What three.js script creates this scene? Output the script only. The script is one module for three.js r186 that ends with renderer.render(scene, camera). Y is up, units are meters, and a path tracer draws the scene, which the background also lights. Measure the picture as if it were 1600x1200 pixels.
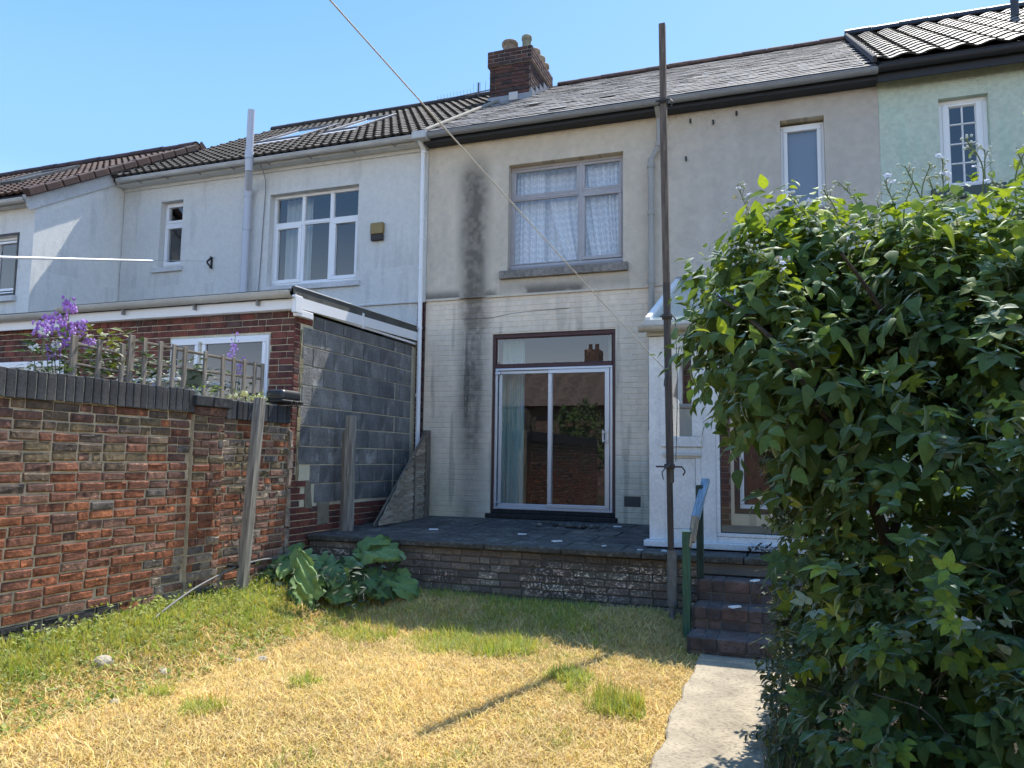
import * as THREE from 'three';
import { mergeGeometries } from 'three/addons/utils/BufferGeometryUtils.js';
import { RoundedBoxGeometry } from 'three/addons/geometries/RoundedBoxGeometry.js';

// ------------------------------------------------------------------ camera, sky, sun, exposure
const scene = new THREE.Scene();
const V = (x, y, z) => new THREE.Vector3(x, y, z);
const rad = THREE.MathUtils.degToRad;
const camera = new THREE.PerspectiveCamera(53.13, 4 / 3, 0.05, 3000);
camera.position.set(0, 1.6, 10.2);
{
  const yaw = rad(-20.144), pitch = rad(5.59), roll = rad(-0.769);
  const f = V(Math.sin(yaw) * Math.cos(pitch), Math.sin(pitch), -Math.cos(yaw) * Math.cos(pitch));
  const r0 = V(Math.cos(yaw), 0, Math.sin(yaw)), d0 = f.clone().cross(r0);
  const c = Math.cos(roll), s = Math.sin(roll);
  const r = r0.clone().multiplyScalar(c).addScaledVector(d0, s), d = d0.clone().multiplyScalar(c).addScaledVector(r0, -s);
  camera.quaternion.setFromRotationMatrix(new THREE.Matrix4().makeBasis(r, d.clone().negate(), f.clone().negate()));
}
scene.add(camera);
const SUN = V(0.15, 1, -0.548).normalize();
const SUN_POWER = 3.0, SKY_GAIN = 0.72;
const lerp = THREE.MathUtils.lerp, clamp = THREE.MathUtils.clamp;
const sstep = (a, b, x) => { const t = clamp((x - a) / (b - a), 0, 1); return t * t * (3 - 2 * t); };
{
  const W = 512, H = 256, data = new Float32Array(W * H * 4);
  const zen = [0.078, 0.235, 0.58], mid = [0.185, 0.36, 0.66], low = [0.62, 0.78, 0.98], hor = [1.8, 1.74, 1.66];
  for (let j = 0; j < H; j++) for (let i = 0; i < W; i++) {
    const el = ((j + 0.5) / H - 0.5) * Math.PI, az = ((i + 0.5) / W - 0.5) * 2 * Math.PI;
    const dx = Math.cos(el) * Math.cos(az), dz = Math.cos(el) * Math.sin(az), dy = Math.sin(el);
    const e = Math.max(0, el * 180 / Math.PI), c = [0, 1, 2].map(k => {
      let v = lerp(hor[k], low[k], sstep(1.5, 9, e)); v = lerp(v, mid[k], sstep(9, 19, e)); return lerp(v, zen[k], sstep(18, 40, e));
    });
    const g = Math.max(0, dx * SUN.x + dy * SUN.y + dz * SUN.z), glow = 0.28 * Math.pow(g, 6) + 0.6 * Math.pow(g, 40);
    const o = (j * W + i) * 4;
    data[o] = (c[0] + glow * 0.8) * SKY_GAIN; data[o + 1] = (c[1] + glow * 0.85) * SKY_GAIN; data[o + 2] = (c[2] + glow * 0.8) * SKY_GAIN; data[o + 3] = 1;
  }
  const sky = new THREE.DataTexture(data, W, H, THREE.RGBAFormat, THREE.FloatType);
  sky.mapping = THREE.EquirectangularReflectionMapping; sky.magFilter = THREE.LinearFilter; sky.needsUpdate = true;
  scene.background = sky; scene.environment = sky;
}
const sun = new THREE.DirectionalLight(new THREE.Color(1, 0.945, 0.86), SUN_POWER);
sun.position.copy(SUN).multiplyScalar(60).add(V(-3, 0, 2)); sun.target.position.set(-3, 0, 2);
sun.castShadow = true; sun.shadow.mapSize.set(4096, 4096);
Object.assign(sun.shadow.camera, { left: -20, right: 20, top: 20, bottom: -20, near: 1, far: 150 });
sun.name = 'sun'; scene.add(sun, sun.target);
const renderer = new THREE.WebGLRenderer({ antialias: true });
renderer.setSize(1024, 768);
renderer.toneMapping = THREE.LinearToneMapping;
renderer.toneMappingExposure = 2.75;
renderer.shadowMap.enabled = true;

// ------------------------------------------------------------------ random numbers, noise, textures
function rng(a) { return () => { a |= 0; a = a + 0x6D2B79F5 | 0; let t = Math.imul(a ^ a >>> 15, 1 | a); t = t + Math.imul(t ^ t >>> 7, 61 | t) ^ t; return ((t ^ t >>> 14) >>> 0) / 4294967296; }; }
const R = rng(20240611);
const rr = (a, b) => a + (b - a) * R();
const pick = a => a[Math.floor(R() * a.length)];
function hash(x, y, s) { let h = Math.imul(x, 374761393) + Math.imul(y, 668265263) + Math.imul(s, 2246822519) | 0; h = Math.imul(h ^ h >>> 13, 1274126177); return ((h ^ h >>> 16) >>> 0) / 4294967296; }
function vnoise(x, y, per, s) {
  const xi = Math.floor(x), yi = Math.floor(y), fx = x - xi, fy = y - yi, u = fx * fx * (3 - 2 * fx), v = fy * fy * (3 - 2 * fy);
  const m = n => ((n % per) + per) % per, x0 = m(xi), x1 = m(xi + 1), y0 = m(yi), y1 = m(yi + 1);
  return lerp(lerp(hash(x0, y0, s), hash(x1, y0, s), u), lerp(hash(x0, y1, s), hash(x1, y1, s), u), v);
}
function fbm(u, v, base, oct, s, gain = 0.5) { let a = 0, w = 1, t = 0, p = base; for (let i = 0; i < oct; i++) { a += w * vnoise(u * p, v * p, p, s + i * 17); t += w; w *= gain; p *= 2; } return a / t; }
// fn(u, v) -> number (grey) or [r, g, b] in 0..1; colour maps hold sRGB values
function tex(size, fn, { color = false, rep = 1, repY, h } = {}) {
  const W = size, H = h || size, d = new Uint8Array(W * H * 4);
  for (let j = 0; j < H; j++) for (let i = 0; i < W; i++) {
    const c = fn((i + 0.5) / W, (j + 0.5) / H), o = (j * W + i) * 4;
    for (let k = 0; k < 3; k++) d[o + k] = clamp(255 * (typeof c === 'number' ? c : c[k]), 0, 255);
    d[o + 3] = 255;
  }
  const t = new THREE.DataTexture(d, W, H); t.wrapS = t.wrapT = THREE.RepeatWrapping; t.magFilter = THREE.LinearFilter; t.minFilter = THREE.LinearMipmapLinearFilter; t.generateMipmaps = true;
  if (color) t.colorSpace = THREE.SRGBColorSpace;
  t.repeat.set(rep, repY === undefined ? rep : repY); t.needsUpdate = true; return t;
}
const retile = (t, rx, ry = rx) => { const c = t.clone(); c.repeat.set(rx, ry); c.needsUpdate = true; return c; };
const T = {};
T.grain = tex(512, (u, v) => { const a = fbm(u, v, 96, 3, 3, 0.7), b = fbm(u, v, 12, 3, 9); return clamp(0.95 * sstep(0.2, 0.85, a) + 0.05 * b, 0, 1); });
T.mottle = tex(512, (u, v) => { const a = fbm(u, v, 4, 6, 21, 0.6), b = fbm(u, v, 64, 2, 5); return 0.90 + 0.16 * (a - 0.5) + 0.10 * (b - 0.5); }, { color: true });
T.brick = tex(512, (u, v) => { const a = fbm(u, v, 8, 6, 31, 0.65), b = fbm(u, v, 48, 3, 7), k = b > 0.68 ? 0.7 : 1; const w = (0.66 + 0.6 * (a - 0.5) + 0.2 * (b - 0.5)) * k + 0.14; return [w, w * 0.985, w * 0.97]; }, { color: true });
T.brickBump = tex(512, (u, v) => 0.55 * fbm(u, v, 12, 5, 41, 0.65) + 0.45 * fbm(u, v, 64, 3, 77, 0.6));
T.wood = tex(256, (u, v) => { const g = fbm(u, v * 0.06, 64, 4, 51, 0.6), c = fbm(u, v, 3, 4, 53); const w = 0.72 + 0.5 * (g - 0.5) + 0.25 * (c - 0.5); return [w, w * 0.985, w * 0.96]; }, { color: true, h: 512 });
T.woodBump = tex(256, (u, v) => fbm(u, v * 0.05, 64, 4, 51, 0.6), { h: 512 });
const M = {};
const col = (r, g, b) => new THREE.Color().setRGB(r, g, b);
function std(c, o = {}) { const m = new THREE.MeshStandardMaterial({ color: Array.isArray(c) ? col(...c) : c, roughness: 0.85, ...o }); return m; }

// ------------------------------------------------------------------ names, things, geometry helpers
const used = {};
function numbered(n) { const k = used[n] = (used[n] ?? -1) + 1; return k ? `${n}_${String(k).padStart(3, '0')}` : n; }
function shade(o) { o.traverse(c => { if (c.isMesh) { c.castShadow = c.receiveShadow = true; } }); }
function tag(o, label, category, group, kind) { o.userData.label = label; o.userData.category = category; if (group) o.userData.group = group; if (kind) o.userData.kind = kind; return o; }
function thing(name, label, category, pos = [0, 0, 0], turn = 0, group) { const o = new THREE.Group(); o.name = numbered(name); o.position.set(...pos); o.rotation.y = turn; scene.add(o); return tag(o, label, category, group); }
function part(name, parent, geo, mat, label) { const o = new THREE.Mesh(Array.isArray(geo) ? mergeAll(geo) : geo, mat); o.name = name; parent.add(o); if (label) o.userData.label = label; return o; }
function sub(name, parent, pos = [0, 0, 0]) { const o = new THREE.Group(); o.name = name; o.position.set(...pos); parent.add(o); return o; }
function flatten(g) { const p = g.parent; p.updateWorldMatrix(true, true); for (const c of [...g.children]) p.attach(c); p.remove(g); }
function struct(name, geo, mat) { const o = new THREE.Mesh(Array.isArray(geo) ? mergeAll(geo) : geo, mat); o.name = name; o.userData.kind = 'structure'; scene.add(o); return o; }
function mergeAll(gs) {
  const has = gs.some(g => g.attributes.color);
  return mergeGeometries(gs.map(g => { const n = g.index ? g.toNonIndexed() : g.clone(); for (const k of Object.keys(n.attributes)) if (!['position', 'normal', 'uv', ...(has ? ['color'] : [])].includes(k)) n.deleteAttribute(k); return n; }));
}
// texture coordinates in metres from the face's main direction
function uvm(g, s = 1, ox = 0, oy = 0) {
  if (g.index) g = g.toNonIndexed();
  const p = g.attributes.position, n = g.attributes.normal, uv = new Float32Array(p.count * 2);
  for (let i = 0; i < p.count; i++) {
    const ax = Math.abs(n.getX(i)), ay = Math.abs(n.getY(i)), az = Math.abs(n.getZ(i)), x = p.getX(i), y = p.getY(i), z = p.getZ(i);
    const [a, b] = az >= ax && az >= ay ? [x, y] : ax >= ay ? [-z, y] : [x, -z];
    uv[i * 2] = a * s + ox; uv[i * 2 + 1] = b * s + oy;
  }
  g.setAttribute('uv', new THREE.BufferAttribute(uv, 2)); return g;
}
const bx = (x0, x1, y0, y1, z0, z1) => uvm(new THREE.BoxGeometry(x1 - x0, y1 - y0, z1 - z0).translate((x0 + x1) / 2, (y0 + y1) / 2, (z0 + z1) / 2));
const rb = (x0, x1, y0, y1, z0, z1, b = 0.006) => uvm(new RoundedBoxGeometry(x1 - x0, y1 - y0, z1 - z0, 1, Math.min(b, (x1 - x0) * 0.45, (y1 - y0) * 0.45, (z1 - z0) * 0.45)).translate((x0 + x1) / 2, (y0 + y1) / 2, (z0 + z1) / 2));
function tube(pts, r, rs = 8, seg = 0, closed = false) { const c = pts.length === 2 ? new THREE.LineCurve3(pts[0], pts[1]) : new THREE.CatmullRomCurve3(pts, closed, 'catmullrom', 0.35); return new THREE.TubeGeometry(c, seg || Math.max(1, (pts.length - 1) * 5), r, rs, closed); }
function cyl(r0, r1, h, x, y, z, n = 14) { return new THREE.CylinderGeometry(r1, r0, h, n).translate(x, y + h / 2, z); }
function capTube(a, b, r, n = 12) { const d = b.clone().sub(a), g = new THREE.CylinderGeometry(r, r, d.length(), n); g.applyQuaternion(new THREE.Quaternion().setFromUnitVectors(V(0, 1, 0), d.clone().normalize())); const m = a.clone().add(b).multiplyScalar(0.5); return g.translate(m.x, m.y, m.z); }
function bar(a, b, w, d, up = V(0, 0, 1)) { // rectangular bar from a to b
  const dir = b.clone().sub(a), L = dir.length(); dir.normalize(); const x = dir.clone().cross(up).normalize(), z = x.clone().cross(dir);
  return rbLocal(w, L, d).applyMatrix4(new THREE.Matrix4().makeBasis(x, dir, z).setPosition(a.clone().add(b).multiplyScalar(0.5)));
}
function rbLocal(w, h, d, b = 0.004) { return uvm(new RoundedBoxGeometry(w, h, d, 1, Math.min(b, w * 0.4, d * 0.4))); }
function wallShape(x0, x1, y0, y1, holes, z0, depth) {
  const s = new THREE.Shape([[x0, y0], [x1, y0], [x1, y1], [x0, y1]].map(p => new THREE.Vector2(...p)));
  for (const [a, b, c, d] of holes) s.holes.push(new THREE.Path([[a, c], [a, d], [b, d], [b, c]].map(p => new THREE.Vector2(...p))));
  return uvm(new THREE.ExtrudeGeometry(s, { depth, bevelEnabled: false }).translate(0, 0, z0));
}
// one brick or block: a worn box, front towards +z, its back open (it sits in mortar)
function brickGeo(w, h, d, b, j, ox = R() * 3, oy = R() * 3) {
  const q = () => (R() - 0.5) * j, x = w / 2, y = h / 2;
  const ring = (m, z, k) => [[-x + m, -y + m], [x - m, -y + m], [x - m, y - m], [-x + m, y - m]].map(([a, c]) => [a + q() * k, c + q() * k, z + q() * k * 0.6]);
  const f = ring(b, d, 1), o = ring(0, d - b * 0.8, 0.7), k = ring(0, 0, 0), P = [], quad = (a, e, g, i) => P.push(...a, ...e, ...g, ...a, ...g, ...i);
  quad(f[0], f[1], f[2], f[3]);
  for (let i = 0; i < 4; i++) { const n = (i + 1) % 4; quad(o[i], o[n], f[n], f[i]); quad(k[i], k[n], o[n], o[i]); }
  const g = new THREE.BufferGeometry(); g.setAttribute('position', new THREE.Float32BufferAttribute(P, 3)); g.computeVertexNormals(); return uvm(g, 1, ox, oy);
}
const EYE = camera.position.clone();
// bricks of a wall: the `max` nearest are meshes of their own, the others one mesh of stuff
function brickField(parent, list, mats, { name = 'brick', max = 300, variants = 4, bevel = 0.006, jitter = 0.006, depth = 0.02, map = T.brick, bump = T.brickBump, bumpScale = 0.003, rough = 0.92, own = false, order } = {}) {
  parent.updateWorldMatrix(true, false);
  const cache = {}, rest = [];
  for (const b of list) b.far = order ? order(b) : V(b.u, b.v, 0).applyMatrix4(parent.matrixWorld).distanceTo(EYE);
  list.sort((a, b) => a.far - b.far);
  list.forEach((b, i) => {
    const dd = b.d ?? depth;
    let g;
    if (own) g = uvm(brickGeo(b.w, b.h, dd, bevel, jitter).translate(b.u, b.v, 0));
    else { const key = `${Math.round(b.w * 50)}_${Math.round(b.h * 100)}_${Math.round(dd * 200)}`, c = cache[key] ||= []; if (c.length < variants) c.push(brickGeo(b.w, b.h, dd, bevel, jitter)); g = pick(c); }
    if (i < max) { const m = new THREE.Mesh(g, mats[b.m]); m.name = name; if (!own) { m.position.set(b.u, b.v, (b.z || 0) + (R() - 0.5) * jitter * 0.6); m.rotation.z = (R() - 0.5) * jitter * 1.5; } parent.add(m); }
    else { const k = g.clone(); if (!own) k.translate(b.u, b.v, b.z || 0); const n = k.attributes.position.count, cc = new Float32Array(n * 3), c = mats[b.m].color; for (let q = 0; q < n; q++) { cc[q * 3] = c.r; cc[q * 3 + 1] = c.g; cc[q * 3 + 2] = c.b; } k.setAttribute('color', new THREE.BufferAttribute(cc, 3)); rest.push(k); }
  });
  if (rest.length) { const o = part(name === 'brick' ? 'brickwork' : name + '_field', parent, rest, own ? mats[0].clone() : std([1, 1, 1], { map, bumpMap: bump, bumpScale, roughness: rough })); o.material.vertexColors = !own; o.userData.kind = 'stuff'; }
}
// courses of bricks over a rectangle; skip(u0, u1, v) leaves bricks out; tone(u, v) gives a material number
function courses(x0, x1, y0, y1, { L = 0.225, H = 0.075, joint = 0.011, tone, skip, headers = 0, shift = 0.5, ragged = 0.0, d, holes = [] } = {}) {
  const out = [], n = Math.round((y1 - y0) / H), hh = (y1 - y0) / n;
  for (let r = 0; r < n; r++) {
    const v = y0 + (r + 0.5) * hh; let u = x0 - (r % 2 ? L * shift : 0) - (ragged ? R() * 0.06 : 0);
    while (u < x1) {
      const len = R() < headers ? L / 2 : L; let a = Math.max(u, x0), b = Math.min(u + len, x1); u += len;
      for (const q of holes) if (v > q[2] && v < q[3] && b > q[0] && a < q[1]) { if (a < q[0]) b = q[0]; else if (b > q[1]) a = q[1]; else b = a; }
      if (b - a < 0.04 || (skip && skip(a, b, v))) continue;
      out.push({ u: (a + b) / 2, v: v + (R() - 0.5) * ragged * 0.01, w: b - a - joint * (1 + ragged * (R() - 0.3)), h: hh - joint * (1 + ragged * (R() - 0.3) * 0.6), m: tone ? tone((a + b) / 2, v) : 0, d: d ? d() : undefined });
    }
  }
  return out;
}
function weighted(ws) { let t = 0; for (const w of ws) t += w; let x = R() * t; for (let i = 0; i < ws.length; i++) { x -= ws[i]; if (x <= 0) return i; } return ws.length - 1; }
const brickMats = (cols, o = {}) => cols.map(c => std(c, { map: T.brick, bumpMap: T.brickBump, bumpScale: 0.003, roughness: 0.92, ...o }));

// ------------------------------------------------------------------ shared materials
M.upvc = std([0.82, 0.82, 0.82], { roughness: 0.35 });
M.whitePaint = std([0.70, 0.70, 0.69], { roughness: 0.6, map: retile(T.mottle, 0.7) });
M.gutterGrey = std([0.30, 0.305, 0.31], { roughness: 0.5, map: retile(T.mottle, 1.3) });
M.gutterWhite = std([0.6, 0.6, 0.58], { roughness: 0.55, map: retile(T.mottle, 1.1) });
M.darkFascia = std([0.022, 0.026, 0.034], { roughness: 0.7 });
M.glass = new THREE.MeshPhysicalMaterial({ color: 0xffffff, transmission: 1, thickness: 0, roughness: 0.0, ior: 1.95, side: THREE.DoubleSide });
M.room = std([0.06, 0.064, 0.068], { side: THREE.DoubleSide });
M.wood = std([0.33, 0.285, 0.23], { map: T.wood, bumpMap: T.woodBump, bumpScale: 0.003 });
M.greyWood = std([0.52, 0.495, 0.445], { map: T.wood, bumpMap: T.woodBump, bumpScale: 0.003 });
M.mortar = std([0.36, 0.32, 0.26], { map: retile(T.mottle, 2), bumpMap: T.brickBump, bumpScale: 0.004 });
M.mortarDark = std([0.21, 0.19, 0.165], { map: retile(T.mottle, 2), bumpMap: T.brickBump, bumpScale: 0.004 });
M.lead = std([0.30, 0.31, 0.33], { roughness: 0.5, metalness: 0.3, map: retile(T.mottle, 3) });
M.black = std([0.02, 0.02, 0.022], { roughness: 0.5 });
M.alu = std([0.62, 0.63, 0.65], { roughness: 0.35, metalness: 0.55 });
M.brownFrame = std([0.085, 0.032, 0.028], { roughness: 0.5 });

// ------------------------------------------------------------------ the ground
const gy = (x, z) => 0.02 * Math.sin(x * 2.1 + z * 1.3) + 0.14 * sstep(4.1, 2.8, z) * sstep(-0.6, -1.2, x) + 0.23 * sstep(-4.0, -5.05, x) + 0.03 * (sstep(-0.95, -1.5, x));
T.lawn = tex(1024, (u, v) => {
  const a = fbm(u, v, 6, 5, 61, 0.6), b = fbm(u, v, 90, 3, 63, 0.7), c = fbm(u, v, 24, 3, 65);
  const k = 0.66 + 0.55 * (b - 0.5) + 0.2 * (a - 0.5); const s = sstep(0.55, 0.75, c) * 0.35;
  return [k * (0.94 - s * 0.3), k * (0.80 - s * 0.2), k * (0.48 - s * 0.12)];
}, { color: true });
T.lawnBump = tex(512, (u, v) => fbm(u, v, 60, 4, 63, 0.7));
{
  const g = new THREE.PlaneGeometry(5.6, 7.6, 112, 152).rotateX(-Math.PI / 2).translate(-2.65, 0, 6.4), p = g.attributes.position;
  for (let i = 0; i < p.count; i++) p.setY(i, gy(p.getX(i), p.getZ(i)) + 0.012 * (hash(i, 3, 5) - 0.5));
  g.computeVertexNormals();
  struct('lawn', uvm(g), std([1, 1, 1], { map: retile(T.lawn, 0.5), bumpMap: retile(T.lawnBump, 1.5), bumpScale: 0.012, roughness: 1 }));
  const far = new THREE.RingGeometry(0.01, 900, 48, 6).rotateX(-Math.PI / 2).translate(0, -0.12, 0);
  struct('ground', uvm(far), std([0.16, 0.15, 0.09], { map: retile(T.lawn, 0.25), roughness: 1 }));
  // concrete path beside the lawn, and the earth under the bushes
  T.conc = tex(512, (u, v) => { const a = fbm(u, v, 5, 6, 71, 0.6), b = fbm(u, v, 80, 2, 73), k = 0.80 + 0.30 * (a - 0.5) + 0.14 * (b - 0.5); const d = b < 0.3 ? 0.9 : 1; return [k * d, k * 0.97 * d, k * 0.9 * d]; }, { color: true });
  T.concBump = tex(512, (u, v) => 0.6 * fbm(u, v, 70, 3, 73, 0.7) + 0.4 * fbm(u, v, 6, 3, 71));
  M.conc = std([0.50, 0.455, 0.385], { map: retile(T.conc, 0.9), bumpMap: retile(T.concBump, 0.9), bumpScale: 0.003, roughness: 0.95 });
  const s = new THREE.Shape(), L = [], Rt = [];
  for (let z = 3.62; z <= 10.4; z += 0.05) { L.push([-0.76 + 0.05 * (fbm(z * 0.22, 0.3, 8, 5, 3, 0.7) - 0.5) * 2 + 0.01 * z * 0.6, -z]); Rt.unshift([-0.02 + 0.02 * Math.sin(z * 3), -z]); }
  [...L, ...Rt].forEach((q, i) => i ? s.lineTo(...q) : s.moveTo(...q));
  const pg = new THREE.ExtrudeGeometry(s, { depth: 0.05, bevelEnabled: true, bevelSize: 0.012, bevelThickness: 0.012, bevelSegments: 1 }).rotateX(-Math.PI / 2).translate(0, -0.012, 0);
  struct('path', uvm(pg), M.conc);
  const e = new THREE.PlaneGeometry(6, 10, 60, 100).rotateX(-Math.PI / 2).translate(2.9, 0, 6.4), q = e.attributes.position;
  for (let i = 0; i < q.count; i++) q.setY(i, 0.012 + 0.06 * fbm(q.getX(i) * 0.2, q.getZ(i) * 0.2, 16, 3, 5));
  e.computeVertexNormals();
  struct('soil', uvm(e), std([0.07, 0.055, 0.035], { map: retile(T.brick, 1), bumpMap: T.lawnBump, bumpScale: 0.03, roughness: 1 }));
}

// ------------------------------------------------------------------ windows and roofs
const lace = tex(256, (u, v) => { const a = Math.sin(u * 6.283 * 8 + 2 * Math.sin(v * 6.283 * 4)) * Math.sin(v * 6.283 * 8 + 2 * Math.cos(u * 6.283 * 4)), b = fbm(u, v, 24, 2, 7); return 0.70 + 0.3 * sstep(-0.1, 0.5, a + b - 0.5); });
M.lace = new THREE.MeshPhysicalMaterial({ color: col(0.78, 0.8, 0.83), roughness: 1, transmission: 0.12, alphaMap: retile(lace, 2.6), transparent: true, side: THREE.DoubleSide });
M.curtain = new THREE.MeshPhysicalMaterial({ color: col(0.5, 0.56, 0.55), roughness: 1, transmission: 0.15, side: THREE.DoubleSide });
M.tealCurtain = new THREE.MeshPhysicalMaterial({ color: col(0.34, 0.50, 0.46), roughness: 1, transmission: 0.1, side: THREE.DoubleSide });
function drape(x0, x1, y0, y1, z, waves, amp, pull = 0) { // pull: how far the lower edge is drawn towards x0 (<0) or x1 (>0)
  const n = 90, m = 14, g = new THREE.PlaneGeometry(1, 1, n, m), p = g.attributes.position, uv = g.attributes.uv;
  for (let i = 0; i < p.count; i++) {
    const u = p.getX(i) + 0.5, v = p.getY(i) + 0.5, k = Math.pow(1 - v, 1.4), mid = pull < 0 ? x0 : x1;
    let x = lerp(x0, x1, u); x = lerp(x, lerp(mid, x, 0.35), k * Math.abs(pull));
    p.setXYZ(i, x, lerp(y0, y1, v), z + amp * Math.sin(u * waves * 6.283 + 0.8 * Math.sin(u * 9 + v)) * (0.6 + 0.4 * (1 - v)) + amp * 0.5 * Math.sin(u * waves * 2.3 * 6.283));
    uv.setXY(i, lerp(x0, x1, u), lerp(y0, y1, v));
  }
  g.computeVertexNormals(); return g;
}
const ring = (x0, x1, y0, y1, z0, z1, w) => [rb(x0, x1, y0, y0 + w, z0, z1), rb(x0, x1, y1 - w, y1, z0, z1), rb(x0, x0 + w, y0 + w + 0.001, y1 - w - 0.001, z0, z1), rb(x1 - w, x1, y0 + w + 0.001, y1 - w - 0.001, z0, z1)];
// lights: list of {x0, x1, y0, y1, w} panes, each with its own sash frame
function windowUnit(parent, name, [x0, x1, y0, y1], lights, { z = -0.1, mat = M.upvc, outer = 0.045, bars = [], room = 1.4, roomMat = M.room, wallT = 0.26, side = 0.35 } = {}) {
  const w = sub(name, parent, [0, 0, 0]);
  const gs = [...ring(x0, x1, y0, y1, z - 0.06, z, outer)];
  for (const l of lights) if (l.w) gs.push(...ring(l.x0, l.x1, l.y0, l.y1, z - 0.05, z + (l.out ?? 0.012), l.w));
  for (const b of bars) gs.push(rb(b[0], b[1], b[2], b[3], z - 0.055, z + 0.004));
  part('frame', w, gs, mat);
  for (const l of lights) part('pane', w, uvm(new THREE.PlaneGeometry(l.x1 - l.x0 - (l.w || 0) * 1.6, l.y1 - l.y0 - (l.w || 0) * 1.6).translate((l.x0 + l.x1) / 2, (l.y0 + l.y1) / 2, z - 0.025)), M.glass);
  const zi = -wallT + 0.01, t = 0.02, a = x0 - side, b = x1 + side, c = y0 - 0.5, d = y1 + 0.2;
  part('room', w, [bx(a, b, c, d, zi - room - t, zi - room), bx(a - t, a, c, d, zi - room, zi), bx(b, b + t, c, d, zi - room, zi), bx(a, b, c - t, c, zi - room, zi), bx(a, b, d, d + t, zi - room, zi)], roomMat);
  return w;
}
// a roof's frame: x along the eaves, y up the slope, z away from it
function roofGroup(parent, x, y, z, pitch) { const g = sub('roof', parent, [x, y, z]); g.rotation.x = -(Math.PI / 2 - rad(pitch)); return g; }
function tileGeo(kind, w, L, rnd = 0) {
  const n = 10, P = [], prof = u => kind === 'roman' ? 0.030 * Math.pow(Math.max(0, Math.cos((u * 2 - 0.5) * 2 * Math.PI)), 1.2) * 1 : 0.017 * (Math.cos(u * 2 * Math.PI * 1) + 1) + 0.008 * Math.max(0, Math.sin(u * 2 * Math.PI));
  const q = (a, b, c, d) => P.push(...a, ...b, ...c, ...a, ...c, ...d), tail = kind === 'roman' ? 0.040 : 0.018, lift = (kind === 'roman' ? 0.044 : 0.020) + rnd;
  for (let i = 0; i < n; i++) {
    const u0 = i / n, u1 = (i + 1) / n, X0 = (u0 - 0.5) * w, X1 = (u1 - 0.5) * w, h0 = prof(u0), h1 = prof(u1);
    q([X0, 0, h0 + lift], [X1, 0, h1 + lift], [X1, L, h1 + 0.001], [X0, L, h0 + 0.001]);
    q([X0, 0.004, h0 + lift - tail], [X1, 0.004, h1 + lift - tail], [X1, 0, h1 + lift], [X0, 0, h0 + lift]);
    q([X1, 0.004, h1 + lift - tail], [X0, 0.004, h0 + lift - tail], [X0, L * 0.4, h0 - 0.01], [X1, L * 0.4, h1 - 0.01]);
  }
  const g = new THREE.BufferGeometry(); g.setAttribute('position', new THREE.Float32BufferAttribute(P, 3)); g.computeVertexNormals(); return uvm(g, 1, R() * 3, R() * 3);
}
function slateGeo(w, L) {
  const P = [], q = (a, b, c, d) => P.push(...a, ...b, ...c, ...a, ...c, ...d), j = () => (R() - 0.5) * 0.012, t = 0.008, l = 0.013 + R() * 0.005;
  const A = [-w / 2, j(), l], B = [w / 2, j(), l + j() * 0.3], C = [w / 2, L, 0.002], D = [-w / 2, L, 0.002], dn = a => [a[0], a[1] + 0.002, a[2] - t];
  q(A, B, C, D); q(dn(A), dn(B), B, A); q(dn(B), [C[0], C[1], -0.006], C, B); q([D[0], D[1], -0.006], dn(A), A, D);
  const g = new THREE.BufferGeometry(); g.setAttribute('position', new THREE.Float32BufferAttribute(P, 3)); g.computeVertexNormals(); return uvm(g, 1, R() * 3, R() * 3);
}
function tiledRoof(roof, x0, x1, slope, tw, exposure, geos, mats, { name = 'roof_tile', skip, max = 300, stagger = 0, tilt = 0.004, map = T.brick } = {}) {
  roof.updateWorldMatrix(true, false); const list = [], rows = Math.floor(slope / exposure), nc = Math.round((x1 - x0) / tw), w = (x1 - x0) / nc;
  for (let r = 0; r < rows; r++) for (let c = 0; c < nc + (stagger && r % 2 ? 1 : 0); c++) {
    const u = x0 + (c + 0.5) * w - (stagger && r % 2 ? w / 2 : 0), v = r * exposure; if (u < x0 + 0.02 && stagger) continue; if (u > x1 - 0.02) continue; if (skip && skip(u, v)) continue;
    list.push({ u, v, far: V(u, v, 0).applyMatrix4(roof.matrixWorld).distanceTo(EYE) });
  }
  list.sort((a, b) => a.far - b.far); const rest = [];
  list.forEach((t, i) => {
    const g = pick(geos), m = pick(mats), rz = (R() - 0.5) * tilt * 2, z = (R() - 0.5) * tilt;
    if (i < max) { const o = new THREE.Mesh(g, m); o.name = name; o.position.set(t.u, t.v, z); o.rotation.z = rz; roof.add(o); }
    else { const k = g.clone().translate(t.u, t.v, z), n = k.attributes.position.count, cc = new Float32Array(n * 3); for (let q = 0; q < n; q++) cc.set([m.color.r, m.color.g, m.color.b], q * 3); k.setAttribute('color', new THREE.BufferAttribute(cc, 3)); rest.push(k); }
  });
  if (rest.length) { const o = part(name + '_field', roof, rest, std([1, 1, 1], { vertexColors: true, map, roughness: mats[0].roughness, bumpMap: mats[0].bumpMap, bumpScale: 0.002, side: THREE.DoubleSide })); o.userData.kind = 'stuff'; }
}
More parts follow.
